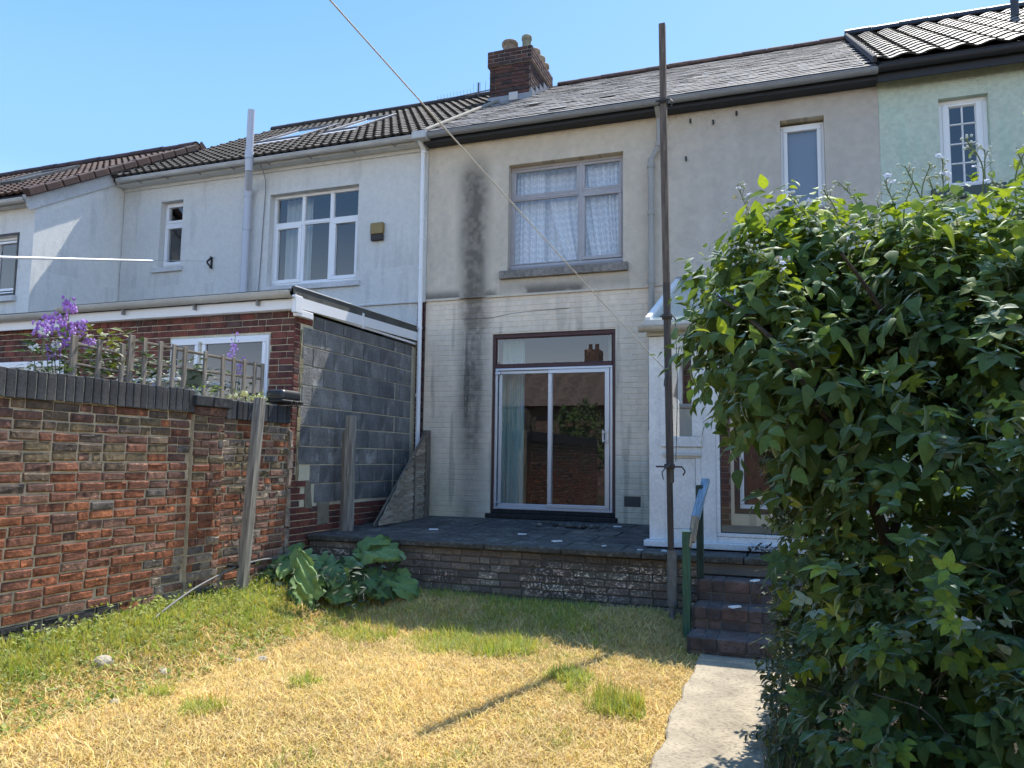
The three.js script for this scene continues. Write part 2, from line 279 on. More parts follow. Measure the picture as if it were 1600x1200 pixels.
function ridgeTiles(parent, x0, x1, y, z, n, mats, r = 0.11, name = 'ridge_tile') {
  part('ridge_bed', parent, uvm(new THREE.CylinderGeometry(r * 0.9, r * 0.9, x1 - x0 - 0.02, 10, 1, false, -Math.PI / 2, Math.PI).rotateZ(Math.PI / 2).rotateX(-Math.PI / 2).translate((x0 + x1) / 2, y - 0.012, z)), mats[0]);
  const L = (x1 - x0) / n; const gs = [0, 1].map(() => uvm(new THREE.CylinderGeometry(r, r * (0.97 + R() * 0.05), L - 0.012, 10, 1, true, -Math.PI / 2, Math.PI).rotateZ(Math.PI / 2).rotateX(-Math.PI / 2)));
  for (let i = 0; i < n; i++) { const o = part(name, parent, pick(gs), pick(mats)); o.position.set(x0 + (i + 0.5) * L, y + (R() - 0.5) * 0.012, z); o.rotation.x = 0; }
}
const halfPipe = (x0, x1, y, z, r, n = 14) => { // open gutter along x
  const P = [], L = [[x0, x1]]; const q = (a, b, c, d) => P.push(...a, ...b, ...c, ...a, ...c, ...d);
  for (const [R1, s] of [[r, 1], [r - 0.006, -1]]) for (let i = 0; i < n; i++) { const t0 = Math.PI + Math.PI * i / n, t1 = Math.PI + Math.PI * (i + 1) / n, a = [x0, y + R1 * Math.sin(t0), z + R1 * Math.cos(t0)], b = [x1, a[1], a[2]], d = [x0, y + R1 * Math.sin(t1), z + R1 * Math.cos(t1)], c = [x1, d[1], d[2]]; s > 0 ? q(a, d, c, b) : q(a, b, c, d); }
  const g = new THREE.BufferGeometry(); g.setAttribute('position', new THREE.Float32BufferAttribute(P, 3)); g.computeVertexNormals(); return uvm(g);
};
const gutter = (x0, x1, y, z, r, joints = []) => [halfPipe(x0, x1, y, z, r), bx(x0, x1, y - 0.004, y + 0.010, z + r - 0.003, z + r + 0.006), ...[x0, ...joints, x1].map(x => halfPipe(x - 0.03, x + 0.03, y + 0.002, z, r + 0.006))];
T.slate = tex(512, (u, v) => { const a = fbm(u, v, 10, 5, 81, 0.6), b = fbm(u, v, 40, 3, 83), l = sstep(0.56, 0.72, fbm(u, v, 14, 4, 87)); const k = 0.74 + 0.45 * (a - 0.5) + 0.3 * (b - 0.5); return [lerp(k, 0.92, l * 0.7), lerp(k, 0.83, l * 0.7), lerp(k * 1.02, 0.74, l * 0.7)]; }, { color: true });
const PITCH = 31.6, RZ = -4.0, RY = 9.07;
function houseShell(h, x0, x1, back, mat, ry = RY, rz = RZ, ey = 6.36, ez = 0.2) { // side walls up to the roof, back wall, back roof slope
  const side = x => { const s = new THREE.Shape([[ez - 0.2 - 0.27, 0], [back, 0], [back, ey - 0.06], [rz, ry - 0.16], [ez - 0.2 - 0.27, ey + 0.02]].map(p => new THREE.Vector2(-p[0], p[1]))); return uvm(new THREE.ExtrudeGeometry(s, { depth: 0.12, bevelEnabled: false }).rotateY(Math.PI / 2).translate(x, 0, 0)); };
  part('side_wall', h, side(x0 + 0.012), mat); part('side_wall', h, side(x1 - 0.132), mat);
  part('back_wall', h, bx(x0 + 0.14, x1 - 0.14, 0, ey - 0.1, back, back + 0.25), mat);
}
const deck = (x0, x1, y0, L, t = 0.05) => bx(x0, x1, y0, L, -t - 0.02, -0.02);

// ------------------------------------------------------------------ the house in the middle
const SL = Math.hypot(RY - 6.42, RZ - 0.33);
// the render's own stains: soot run below the gutter, moss at the foot
function stainMap(w, h, x0, fn) { const k = 1024; return (() => { const t = tex(k, (u, v) => fn(x0 + u * w, v * h, u, v), { color: true }); t.wrapS = t.wrapT = THREE.ClampToEdgeWrapping; return t; })(); }
const HX0 = -5.13, HX1 = 1.08;
T.facade = stainMap(6.4, 6.4, -5.2, (x, y, u, v) => {
  const a = fbm(u, v, 4, 6, 101, 0.6), b = fbm(u, v, 90, 2, 103), c = fbm(u, v * 0.25, 40, 4, 105);
  let k = [0.735, 0.705, 0.635]; const up = sstep(3.9, 4.0, y);
  k = [0, 1, 2].map(i => lerp([0.945, 0.878, 0.785][i], [0.885, 0.832, 0.748][i], up));
  const right = sstep(-2.2, -0.6, x) * up; k = [lerp(k[0], 0.80, right), lerp(k[1], 0.765, right), lerp(k[2], 0.715, right)];
  let s = 0.97 + 0.05 * (a - 0.5) + 0.07 * (b - 0.5) + 0.07 * (c - 0.5);
  const core = -4.36 + 0.05 * (fbm(u, v, 5, 3, 9) - 0.5), half = 0.20 + 0.10 * (fbm(u, v, 9, 3, 19) - 0.5), dx = Math.abs(x - core);
  let soot = (1 - sstep(half * 0.1, half * 1.7, dx)) * sstep(6.28, 5.6, y) * lerp(0.45, 1, sstep(0.9, 2.6, y)) * (0.78 + 0.8 * (c - 0.42) + 0.8 * (b - 0.45)) * (0.85 + 0.25 * sstep(0.3, 0.6, a));
  soot = clamp(soot, 0, 1) * 0.46;
  const ledge = sstep(0.16, 0.0, y - 3.96) * (y > 3.96 ? 1 : 0) * sstep(0.42, 0.6, fbm(u, v, 14, 4, 29)) * 0.4;
  const moss = sstep(1.8, 0.75, y) * (0.25 + 0.9 * sstep(0.38, 0.66, a)) * 0.24;
  const drip = sstep(0.58, 0.75, fbm(u, v * 0.08, 60, 3, 39)) * sstep(4.3, 3.2, y) * 0.14 * (1 - up) + (x > -3.95 && x < -2.05 ? sstep(4.28, 4.0, y) * sstep(3.9, 4.1, y) * 0.12 : 0);
  const d = 1 - Math.max(soot, ledge) - drip;
  k = k.map(q => q * s); const f = 1 - Math.max(soot, ledge) * 0.18;
  k = [k[0] * d, k[1] * d * (1 / f) * f, k[2] * d];
  return [lerp(k[0], 0.74 * s * d, moss), lerp(k[1], 0.68 * s * d, moss), lerp(k[2], 0.44 * s * d, moss)];
});
T.facade.repeat.set(1 / 6.4, 1 / 6.4); T.facade.offset.set(5.2 / 6.4, 0);
M.render = std([0.95, 0.95, 0.95], { map: T.facade, bumpMap: retile(T.grain, 1.4), bumpScale: 0.006, roughness: 0.95 });
M.painted = std([0.95, 0.95, 0.95], { map: T.facade, bumpMap: T.brickBump, bumpScale: 0.004, roughness: 0.9 });
const house = thing('terraced_house', 'fawn rendered mid-terrace house with slate roof and glazed patio door', 'house', [0, 0, 0]);
part('wall', house, wallShape(HX0, HX1, 3.945, 6.4, [[-3.83, -2.14, 4.30, 5.88], [-0.08, 0.45, 4.82, 6.02]], -0.25, 0.265), M.render);
{
  const lw = part('lower_wall', house, wallShape(HX0, HX1, 0, 3.943, [[-4.05, -2.25, 0.84, 3.39], [-0.72, 0.35, 0.95, 2.95]], -0.25, 0.249), M.painted);
  // painted bricks, each standing a little out of the wall
  const inDoor = (a, b, v) => v < 3.40 && v > 0.80 && b > -4.06 && a < -2.24;
  const list = [...courses(HX0 + 0.01, -4.055, 0.76, 3.40, { joint: 0.010, ragged: 0.3 }), ...courses(-2.245, -1.28, 0.76, 3.40, { joint: 0.010, ragged: 0.3 }), ...courses(HX0 + 0.01, -1.28, 3.405, 3.935, { joint: 0.010, ragged: 0.3 })].filter(b => !inDoor(b.u - b.w / 2, b.u + b.w / 2, b.v) && !(b.u > -2.16 && b.u < -1.88 && b.v > 0.96 && b.v < 1.16));
  brickField(lw, list, [M.painted], { name: 'painted_brick', own: true, depth: 0.0042, bevel: 0.004, jitter: 0.003, max: 300 });
  part('air_vent', house, [bx(-2.13, -1.91, 0.995, 1.13, 0, 0.008), ...[0, 1, 2, 3, 4].map(i => bx(-2.12, -1.92, 1.008 + i * 0.024, 1.018 + i * 0.024, 0.008, 0.014))], std([0.10, 0.09, 0.08]));
  // drip edge of the upper render
  part('string_course', house, [rb(HX0, -4.56, 3.925, 3.95, 0.0, 0.030, 0.006), rb(-4.16, -1.7, 3.925, 3.95, 0.0, 0.028, 0.006), rb(-1.4, HX1, 3.925, 3.95, 0.0, 0.03, 0.006), rb(-4.56, -4.2, 3.935, 3.962, 0.0, 0.05, 0.008)], M.render);
  part('render_crack', house, [tube([V(-4.55, 3.64, 0.004), V(-4.1, 3.63, 0.006), V(-3.75, 3.68, 0.004), V(-3.4, 3.70, 0.006), V(-2.9, 3.71, 0.005)], 0.0035, 5)], M.mortarDark);
  houseShell(house, HX0 + 0.005, HX1 - 0.005, -8.2, M.render);
  // upper window with lace curtains
  const w = windowUnit(house, 'window', [-3.83, -2.14, 4.36, 5.88], [
    { x0: -3.79, x1: -2.80, y0: 5.42, y1: 5.83, w: 0.035, out: 0.004 }, { x0: -2.75, x1: -2.18, y0: 5.42, y1: 5.83, w: 0.035, out: 0.004 },
    { x0: -3.79, x1: -2.80, y0: 4.41, y1: 5.38, w: 0.02, out: 0.0 }, { x0: -2.76, x1: -2.18, y0: 4.41, y1: 5.38, w: 0.05, out: 0.012 }],
    { z: -0.10, mat: std([0.50, 0.48, 0.49], { roughness: 0.5, map: retile(T.mottle, 1.2) }), bars: [[-2.80, -2.75, 4.40, 5.84], [-3.79, -2.80, 5.38, 5.42], [-2.75, -2.18, 5.38, 5.42]] });
  part('sill', w, rb(-3.94, -2.07, 4.18, 4.30, -0.12, 0.075, 0.012), std([0.40, 0.37, 0.33], { map: retile(T.brick, 1), bumpMap: T.brickBump, bumpScale: 0.004 }));
  part('sill_board', w, rb(-3.82, -2.15, 4.302, 4.36, -0.16, -0.05, 0.008), std([0.30, 0.29, 0.29]));
  part('curtain', w, [drape(-3.85, -2.12, 4.3, 5.9, -0.30, 10, 0.012), drape(-3.84, -3.35, 4.3, 5.9, -0.24, 4, 0.02), drape(-2.85, -2.14, 4.3, 5.9, -0.22, 5, 0.025, 0.55), drape(-3.3, -2.7, 4.3, 5.5, -0.25, 3, 0.02, 0.9)], M.lace);
  // small window on the right
  const w2 = windowUnit(house, 'window', [-0.08, 0.45, 4.82, 5.985], [{ x0: -0.045, x1: 0.415, y0: 4.855, y1: 5.95, w: 0.05 }], { z: -0.11, outer: 0.036 });
  part('sill', w2, rb(-0.13, 0.50, 4.72, 4.815, -0.12, 0.05, 0.01), std([0.38, 0.35, 0.32], { map: retile(T.brick, 1) }));
  part('blind', w2, bx(-0.07, 0.44, 4.83, 5.97, -0.185, -0.18), std([0.16, 0.18, 0.22]));
  // sliding patio door below a fanlight
  const d = windowUnit(house, 'patio_door', [-4.045, -2.255, 0.84, 3.385], [{ x0: -4.0, x1: -2.3, y0: 2.945, y1: 3.33, w: 0.012, out: -0.01 }], { z: -0.025, mat: M.brownFrame, outer: 0.04, room: 2.6, bars: [[-4.0, -2.3, 2.895, 2.945], [-4.04, -2.26, 3.33, 3.36]] });
  d.children.filter(c => c.name === 'frame').forEach(c => c.userData.label = 'dark brown timber frame');
  const f2 = [...ring(-4.005, -2.295, 0.90, 2.893, -0.085, -0.018, 0.035), ...ring(-3.955, -3.15, 0.935, 2.855, -0.075, -0.045, 0.045), ...ring(-3.21, -2.335, 0.935, 2.855, -0.042, -0.012, 0.055), rb(-2.40, -2.335, 0.96, 2.83, -0.04, -0.008)];
  part('sliding_frame', d, f2, M.alu);
  part('pane', d, uvm(new THREE.PlaneGeometry(0.74, 1.86).translate(-3.55, 1.895, -0.06)), M.glass);
  part('pane', d, uvm(new THREE.PlaneGeometry(0.74, 1.84).translate(-2.775, 1.895, -0.027)), M.glass);
  part('handle', d, [rb(-2.378, -2.345, 1.83, 2.02, -0.008, 0.012), rb(-2.425, -2.405, 1.84, 2.01, 0.02, 0.035), bx(-2.42, -2.36, 1.86, 1.875, 0.0, 0.028), bx(-2.42, -2.36, 1.975, 1.99, 0.0, 0.028), new THREE.CylinderGeometry(0.014, 0.014, 0.02, 10).rotateX(Math.PI / 2).translate(-2.352, 1.965, 0.014)], M.alu);
  part('catch', d, [rb(-4.0, -3.93, 2.80, 2.845, -0.02, 0.004), rb(-4.0, -3.92, 0.985, 1.0, -0.02, 0.01)], M.alu);
  part('sill', d, [rb(-4.11, -2.22, 0.775, 0.84, -0.1, 0.05, 0.012), rb(-4.04, -2.26, 0.842, 0.898, -0.1, -0.02, 0.006)], std([0.06, 0.05, 0.045], { map: T.wood }));
  part('curtain', d, [drape(-4.0, -3.66, 0.86, 3.34, -0.32, 4, 0.03), drape(-2.42, -2.2, 0.86, 3.34, -0.34, 3, 0.03)], M.tealCurtain);
  // opening behind the porch
  part('doorway', house, [...ring(-0.72, 0.35, 0.95, 2.95, -0.14, -0.02, 0.06)], std([0.03, 0.025, 0.025]));
  part('inner_door', house, [...ring(-0.655, 0.285, 1.015, 2.885, -0.12, -0.05, 0.05)], M.upvc);
  part('door_glass', house, uvm(new THREE.PlaneGeometry(0.85, 1.8).translate(-0.185, 1.95, -0.09)), M.glass);
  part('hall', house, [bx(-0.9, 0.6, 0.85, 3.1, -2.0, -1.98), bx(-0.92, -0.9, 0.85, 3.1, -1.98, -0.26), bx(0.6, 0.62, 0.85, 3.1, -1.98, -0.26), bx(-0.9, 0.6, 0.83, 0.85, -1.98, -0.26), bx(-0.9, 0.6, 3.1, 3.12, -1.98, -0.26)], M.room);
  // roof
  const rf = roofGroup(house, 0, 6.42, 0.33, PITCH);
  part('roof_deck', rf, deck(-5.05, 1.07, 0.02, SL), M.darkFascia);
  const slateCols = [[0.33, 0.32, 0.30], [0.265, 0.26, 0.25], [0.40, 0.39, 0.36], [0.31, 0.30, 0.285], [0.22, 0.215, 0.21], [0.46, 0.445, 0.405]].map(c => std(c, { map: T.slate, roughness: 0.85, bumpMap: T.brickBump, bumpScale: 0.002 }));
  const sg = []; for (let i = 0; i < 7; i++) sg.push(slateGeo(0.252 + R() * 0.006, 0.30));
  tiledRoof(rf, -5.06, 1.05, SL - 0.02, 0.255, 0.2, sg, slateCols, { name: 'slate', stagger: 1, tilt: 0.005, map: T.slate, skip: (u, v) => (u > -5.28 && u < -4.36 && v > 3.4) || (Math.abs(u + 2.56) < 0.1 && Math.abs(v - 1.0) < 0.08) });
  { const s = part('slipped_slate', rf, slateGeo(0.25, 0.3), slateCols[2]); s.position.set(-3.1, 0.35, 0.02); s.rotation.z = 0.12; const s2 = part('slipped_slate', rf, slateGeo(0.25, 0.3), slateCols[5]); s2.position.set(-3.85, 1.5, 0.03); s2.rotation.z = -0.2; }
  ridgeTiles(house, -4.3, 1.02, RY + 0.0, RZ, 12, [std([0.20, 0.12, 0.09], { map: T.brick }), std([0.24, 0.15, 0.11], { map: T.brick }), std([0.17, 0.12, 0.10], { map: T.brick })], 0.10);
  { const back = sub('back_roof', house, [0, 6.42, 2 * RZ - 0.33]); part('roof_slope', back, bx(-5.05, 1.07, 0, SL, -0.06, 0).rotateX(Math.PI / 2 - rad(PITCH)), slateCols[1]); }
  part('fascia', house, [bx(HX0, HX1 - 0.02, 6.30, 6.47, 0.19, 0.215), bx(HX0, HX1 - 0.02, 6.30, 6.32, 0.015, 0.19)], M.darkFascia);
  part('gutter', house, gutter(-5.02, 1.03, 6.40, 0.285, 0.058, [-3.0, -1.0, -4.3, -0.4]), M.gutterGrey);
  // cream downpipe with an offset
  part('downpipe', house, [capTube(V(-1.63, 6.34, 0.26), V(-1.63, 6.24, 0.12), 0.034), capTube(V(-1.63, 6.25, 0.12), V(-1.63, 5.82, 0.1), 0.034), capTube(V(-1.63, 5.85, 0.1), V(-1.74, 5.66, 0.1), 0.036), capTube(V(-1.74, 5.67, 0.1), V(-1.74, 3.9, 0.1), 0.042), capTube(V(-1.74, 3.9, 0.1), V(-1.75, 2.0, 0.1), 0.040), ...[[-1.63, 5.84], [-1.74, 5.56], [-1.74, 3.96], [-1.74, 4.9]].map(([x, y]) => cyl(0.052, 0.052, 0.06, x, y, 0.1))], std([0.42, 0.40, 0.36], { roughness: 0.55, map: retile(T.mottle, 1.5) }));
  for (const [x, y] of [[-1.28, 5.66], [-0.92, 6.12], [-1.22, 6.18], [-0.62, 6.2]]) part('wall_hook', house, [bx(x - 0.012, x + 0.012, y - 0.03, y + 0.03, 0.015, 0.03), tube([V(x, y - 0.02, 0.03), V(x + 0.005, y - 0.05, 0.06), V(x + 0.02, y - 0.03, 0.07)], 0.006, 5)], M.black);
  // chimney on the party wall
  const ch = sub('chimney', house, [-5.22, 0, -2.6]);
  const cc = brickMats([[0.115, 0.055, 0.05], [0.14, 0.068, 0.056], [0.09, 0.052, 0.052], [0.17, 0.08, 0.062], [0.08, 0.056, 0.056]]);
  part('chimney_core', ch, [bx(0, 0.80, 7.4, 9.22, -1.25, -0.008), bx(-0.035, 0.835, 8.92, 9.18, -1.285, 0.036)], M.mortar);
  const t5 = () => weighted([3, 3, 2, 1, 2]);
  const faces = [[0, 0, 0, 0.80, 0], [0.80, 0, -0.0, 1.24, Math.PI / 2], [-0.0, 0, -1.25, 1.24, -Math.PI / 2]];
  for (const [x, y, z, w, turn] of faces) {
    const f = new THREE.Group(); f.position.set(x, 0, z); f.rotation.y = turn; ch.add(f);
    brickField(f, courses(0, w, 7.95, 8.92, { tone: t5, d: () => 0.012 }), cc, { max: 60, depth: 0.012 });
    brickField(f, courses(-0.035, w + 0.035, 8.92, 9.22, { tone: t5, d: () => 0.045 }), cc, { max: 30, depth: 0.045 });
    flatten(f);
  }
  part('flaunching', ch, new THREE.CylinderGeometry(0.30, 0.62, 0.12, 4, 1).rotateY(Math.PI / 4).scale(0.95, 1, 1.45).translate(0.4, 9.27, -0.62), std([0.30, 0.28, 0.25], { map: retile(T.conc, 2) }));
  const potM = [std([0.46, 0.38, 0.27], { map: T.brick }), std([0.36, 0.36, 0.25], { map: T.brick }), std([0.42, 0.33, 0.24], { map: T.brick })];
  const pot = (x, z, r, h, m) => part('chimney_pot', ch, uvm(new THREE.LatheGeometry([[r * 1.12, 0], [r * 1.05, 0.03], [r, 0.06], [r * 0.95, h - 0.09], [r * 1.15, h - 0.08], [r * 1.15, h - 0.02], [r * 1.02, h], [r * 0.8, h], [r * 0.8, 0.03]].map(p => new THREE.Vector2(...p)), 16).translate(x, 9.24, z)), m);
  pot(0.30, -0.25, 0.135, 0.27, potM[0]); pot(0.62, -0.30, 0.085, 0.36, potM[1]); pot(0.66, -0.62, 0.11, 0.24, potM[2]); pot(0.67, -0.90, 0.11, 0.24, potM[0]); pot(0.67, -1.16, 0.11, 0.22, potM[2]); pot(0.25, -0.8, 0.12, 0.20, potM[2]);
  part('flashing', ch, [bx(-0.03, 0.83, 8.10, 8.32, 0.012, 0.03), bx(0.20, 0.88, 7.98, 8.16, 0.02, 0.12), ...[0, 1, 2, 3, 4].map(i => bx(0.805, 0.835, 8.15 + i * 0.145, 8.42 + i * 0.145, -0.26 - i * 0.24, -0.0 - i * 0.24))], M.lead);
  part('cement_patch', ch, [rb(0.40, 0.58, 8.2, 8.36, 0.02, 0.06, 0.02)], std([0.5, 0.49, 0.46]));
}
// ------------------------------------------------------------------ the white house on the left
const LX0 = -11.19, LX1 = -5.135;
T.leftWall = tex(1024, (u, v) => { const a = fbm(u, v, 5, 6, 201, 0.6), b = fbm(u, v, 100, 2, 203), c = sstep(0.55, 0.8, fbm(u, v * 0.12, 36, 4, 205)); const k = 0.87 + 0.04 * (a - 0.5) + 0.05 * (b - 0.5) - 0.05 * c; return [k, k * 0.995, k * 0.975]; }, { color: true });
M.leftWall = std([0.94, 0.94, 0.925], { map: retile(T.leftWall, 1 / 4.5), bumpMap: retile(T.grain, 1.2), bumpScale: 0.005, roughness: 0.95 });
const left = thing('terraced_house', 'white rendered house with two rooflights in its dark tiled roof', 'house', [0, 0, 0]);
M.darkTile = [[0.065, 0.060, 0.055], [0.082, 0.075, 0.068], [0.053, 0.050, 0.047], [0.11, 0.10, 0.09], [0.072, 0.062, 0.055]].map(c => std(c, { map: T.brick, bumpMap: T.brickBump, bumpScale: 0.003, roughness: 0.85, side: THREE.DoubleSide }));
{
  part('wall', left, wallShape(LX0, LX1 - 0.002, 3.945, 6.4, [[-8.03, -6.35, 4.34, 5.89], [-10.34, -9.85, 4.83, 6.01]], -0.25, 0.265), M.leftWall);
  part('lower_wall', left, wallShape(LX0, -5.27, 0, 3.943, [], -0.25, 0.252), M.leftWall);
  part('string_course', left, [rb(-7.2, LX1, 3.92, 3.955, 0.0, 0.035, 0.01)], M.leftWall);
  const st = part('brick_pier', left, bx(-5.268, LX1 - 0.002, 0, 3.94, -0.2, -0.02), M.mortarDark);
  brickField(st, courses(-5.266, LX1 - 0.004, 0.76, 3.93, { tone: () => weighted([2, 2, 1]), d: () => 0.03 }), brickMats([[0.13, 0.035, 0.028], [0.10, 0.03, 0.026], [0.085, 0.035, 0.03]]), { max: 60, depth: 0.03 });
  houseShell(left, LX0, LX1 - 0.005, -8.2, M.leftWall);
  const up = { z: -0.10, mat: M.upvc, outer: 0.045 };
  const w = windowUnit(left, 'window', [-8.03, -6.35, 4.37, 5.89], [
    { x0: -7.985, x1: -7.47, y0: 5.42, y1: 5.85, w: 0.01, out: 0.0 }, { x0: -7.43, x1: -6.93, y0: 5.42, y1: 5.85, w: 0.012, out: 0 }, { x0: -6.88, x1: -6.395, y0: 5.42, y1: 5.85, w: 0.012, out: 0 },
    { x0: -7.985, x1: -7.47, y0: 4.41, y1: 5.38, w: 0.06, out: 0.015 }, { x0: -7.43, x1: -6.93, y0: 4.41, y1: 5.38, w: 0.02, out: 0 }, { x0: -6.88, x1: -6.395, y0: 4.41, y1: 5.38, w: 0.06, out: 0.015 }],
    { ...up, bars: [[-7.47, -7.43, 4.41, 5.85], [-6.93, -6.88, 4.41, 5.85], [-7.985, -7.47, 5.38, 5.42], [-7.43, -6.93, 5.38, 5.42], [-6.88, -6.395, 5.38, 5.42]] });
  part('sill', w, [rb(-8.12, -6.27, 4.25, 4.335, -0.12, 0.06, 0.01), rb(-8.02, -6.36, 4.337, 4.37, -0.16, -0.04)], M.whitePaint);
  part('curtain', w, [drape(-7.95, -7.45, 4.3, 5.9, -0.36, 5, 0.03), drape(-6.6, -6.36, 4.3, 5.9, -0.4, 3, 0.03)], M.curtain);
  const w2 = windowUnit(left, 'window', [-10.34, -9.85, 4.86, 6.01], [{ x0: -10.31, x1: -9.88, y0: 5.64, y1: 5.98, w: 0.05 }, { x0: -10.31, x1: -9.88, y0: 4.89, y1: 5.60, w: 0.055, out: 0.015 }], { ...up, outer: 0.034, bars: [[-10.31, -9.88, 5.60, 5.64]] });
  part('sill', w2, [rb(-10.45, -9.78, 4.74, 4.825, -0.12, 0.06, 0.01), rb(-10.33, -9.86, 4.827, 4.86, -0.16, -0.04)], M.whitePaint);
  part('frieze', left, [rb(LX0, LX1 - 0.003, 6.27, 6.44, 0.016, 0.04, 0.006), bx(LX0, LX1 - 0.003, 6.33, 6.45, 0.2, 0.22), bx(LX0, LX1 - 0.003, 6.33, 6.345, 0.04, 0.2)], M.leftWall);
  part('gutter', left, gutter(-11.05, -5.05, 6.40, 0.285, 0.056, [-10.2, -8.9, -7.6, -6.4]), M.gutterWhite);
  part('gutter_bracket', left, [-10.6, -10.0, -9.3, -8.6, -7.9, -7.1, -6.3, -5.6].map(x => bar(V(x, 6.31, 0.22), V(x - 0.06, 6.36, 0.30), 0.02, 0.02)), std([0.22, 0.21, 0.19]));
  part('soil_pipe', left, [capTube(V(-8.21, 7.22, 0.36), V(-8.21, 6.36, 0.36), 0.058, 16), capTube(V(-8.21, 6.40, 0.36), V(-8.22, 6.2, 0.34), 0.062), capTube(V(-8.22, 6.22, 0.34), V(-8.40, 5.96, 0.11), 0.060), capTube(V(-8.40, 5.98, 0.11), V(-8.41, 3.4, 0.11), 0.060, 16), ...[[-8.21, 6.40, 0.36, 0.12], [-8.40, 5.86, 0.11, 0.1], [-8.40, 5.30, 0.11, 0.05]].map(([x, y, z, h]) => cyl(0.07, 0.07, h, x, y, z))], std([0.50, 0.52, 0.57], { roughness: 0.4 }));
  part('cable', left, tube([V(-8.08, 6.34, 0.24), V(-8.10, 6.1, 0.06), V(-8.14, 5.4, 0.03), V(-8.16, 4.6, 0.03), V(-8.22, 3.6, 0.03)], 0.008, 6), std([0.25, 0.25, 0.26]));
  part('downpipe', left, [capTube(V(-5.185, 6.36, 0.27), V(-5.185, 6.26, 0.11), 0.034), capTube(V(-5.185, 6.28, 0.11), V(-5.16, 1.6, 0.11), 0.034, 14), ...[6.2, 5.16, 4.85, 4.4, 3.5, 2.5].map(y => cyl(0.042, 0.042, 0.035, -5.175, y, 0.11))], M.upvc);
  part('hopper', left, rb(-5.26, -5.02, 6.33, 6.45, 0.2, 0.37, 0.015), M.gutterWhite);
  part('wall_bracket', left, [rb(-9.185, -9.145, 4.73, 4.93, 0.016, 0.03), tube([V(-9.165, 4.91, 0.03), V(-9.15, 4.92, 0.07), V(-9.11, 4.90, 0.09)], 0.014, 6), tube([V(-9.165, 4.76, 0.03), V(-9.15, 4.74, 0.07), V(-9.11, 4.75, 0.09)], 0.014, 6), tube([V(-9.165, 4.9, 0.05), V(-9.20, 4.83, 0.09), V(-9.165, 4.76, 0.05)], 0.016, 6)], M.black);
  const rf = roofGroup(left, 0, 6.42, 0.33, PITCH);
  part('roof_deck', rf, deck(-11.24, -5.07, 0.02, SL), M.darkFascia);
  const tg = [0, 1, 2, 3].map(() => tileGeo('roman', 0.312, 0.36, R() * 0.004));
  const hole = (u, v, a, b, c, d) => u > a - 0.12 && u < b + 0.12 && v > c - 0.25 && v < d - 0.05;
  const sky1 = [-9.42, -8.52, 2.02, 3.42], sky2 = [-7.88, -7.30, 2.02, 3.55];
  tiledRoof(rf, -11.27, -5.05, SL, 0.311, 0.315, tg, M.darkTile, { skip: (u, v) => hole(u, v, ...sky1) || hole(u, v, ...sky2) || (u > -5.35 && v > 3.35) });
  for (const [a, b, c, d] of [sky1, sky2]) {
    const s = rf;
    part('rooflight_frame', s, [...ring(a - 0.06, b + 0.06, c - 0.06, d + 0.06, 0.0, 0.085, 0.07)], std([0.12, 0.12, 0.125], { roughness: 0.5 }));
    part('rooflight_pane', s, bx(a, b, c, d, 0.055, 0.062), new THREE.MeshPhysicalMaterial({ color: col(0.35, 0.42, 0.5), roughness: 0.08, metalness: 0.0, clearcoat: 1, ior: 2.2 }));
    part('rooflight_skirt', s, [bx(a - 0.08, b + 0.08, c - 0.26, c - 0.06, 0.045, 0.055)], std([0.55, 0.55, 0.56], { roughness: 0.5 }));
  }
  ridgeTiles(left, -11.2, -5.25, RY + 0.02, RZ, 14, [std([0.06, 0.052, 0.048], { map: T.brick }), std([0.08, 0.065, 0.055], { map: T.brick })], 0.12);
  { const back = sub('back_roof', left, [0, 6.42, 2 * RZ - 0.33]); part('roof_slope', back, bx(-11.24, -5.07, 0, SL, -0.06, 0).rotateX(Math.PI / 2 - rad(PITCH)), M.darkTile[0]); }
  part('mortar_fillet', rf, rb(-5.10, -5.02, 0.0, 3.5, 0.0, 0.055, 0.02), std([0.42, 0.41, 0.39], { map: retile(T.conc, 2) }));
}
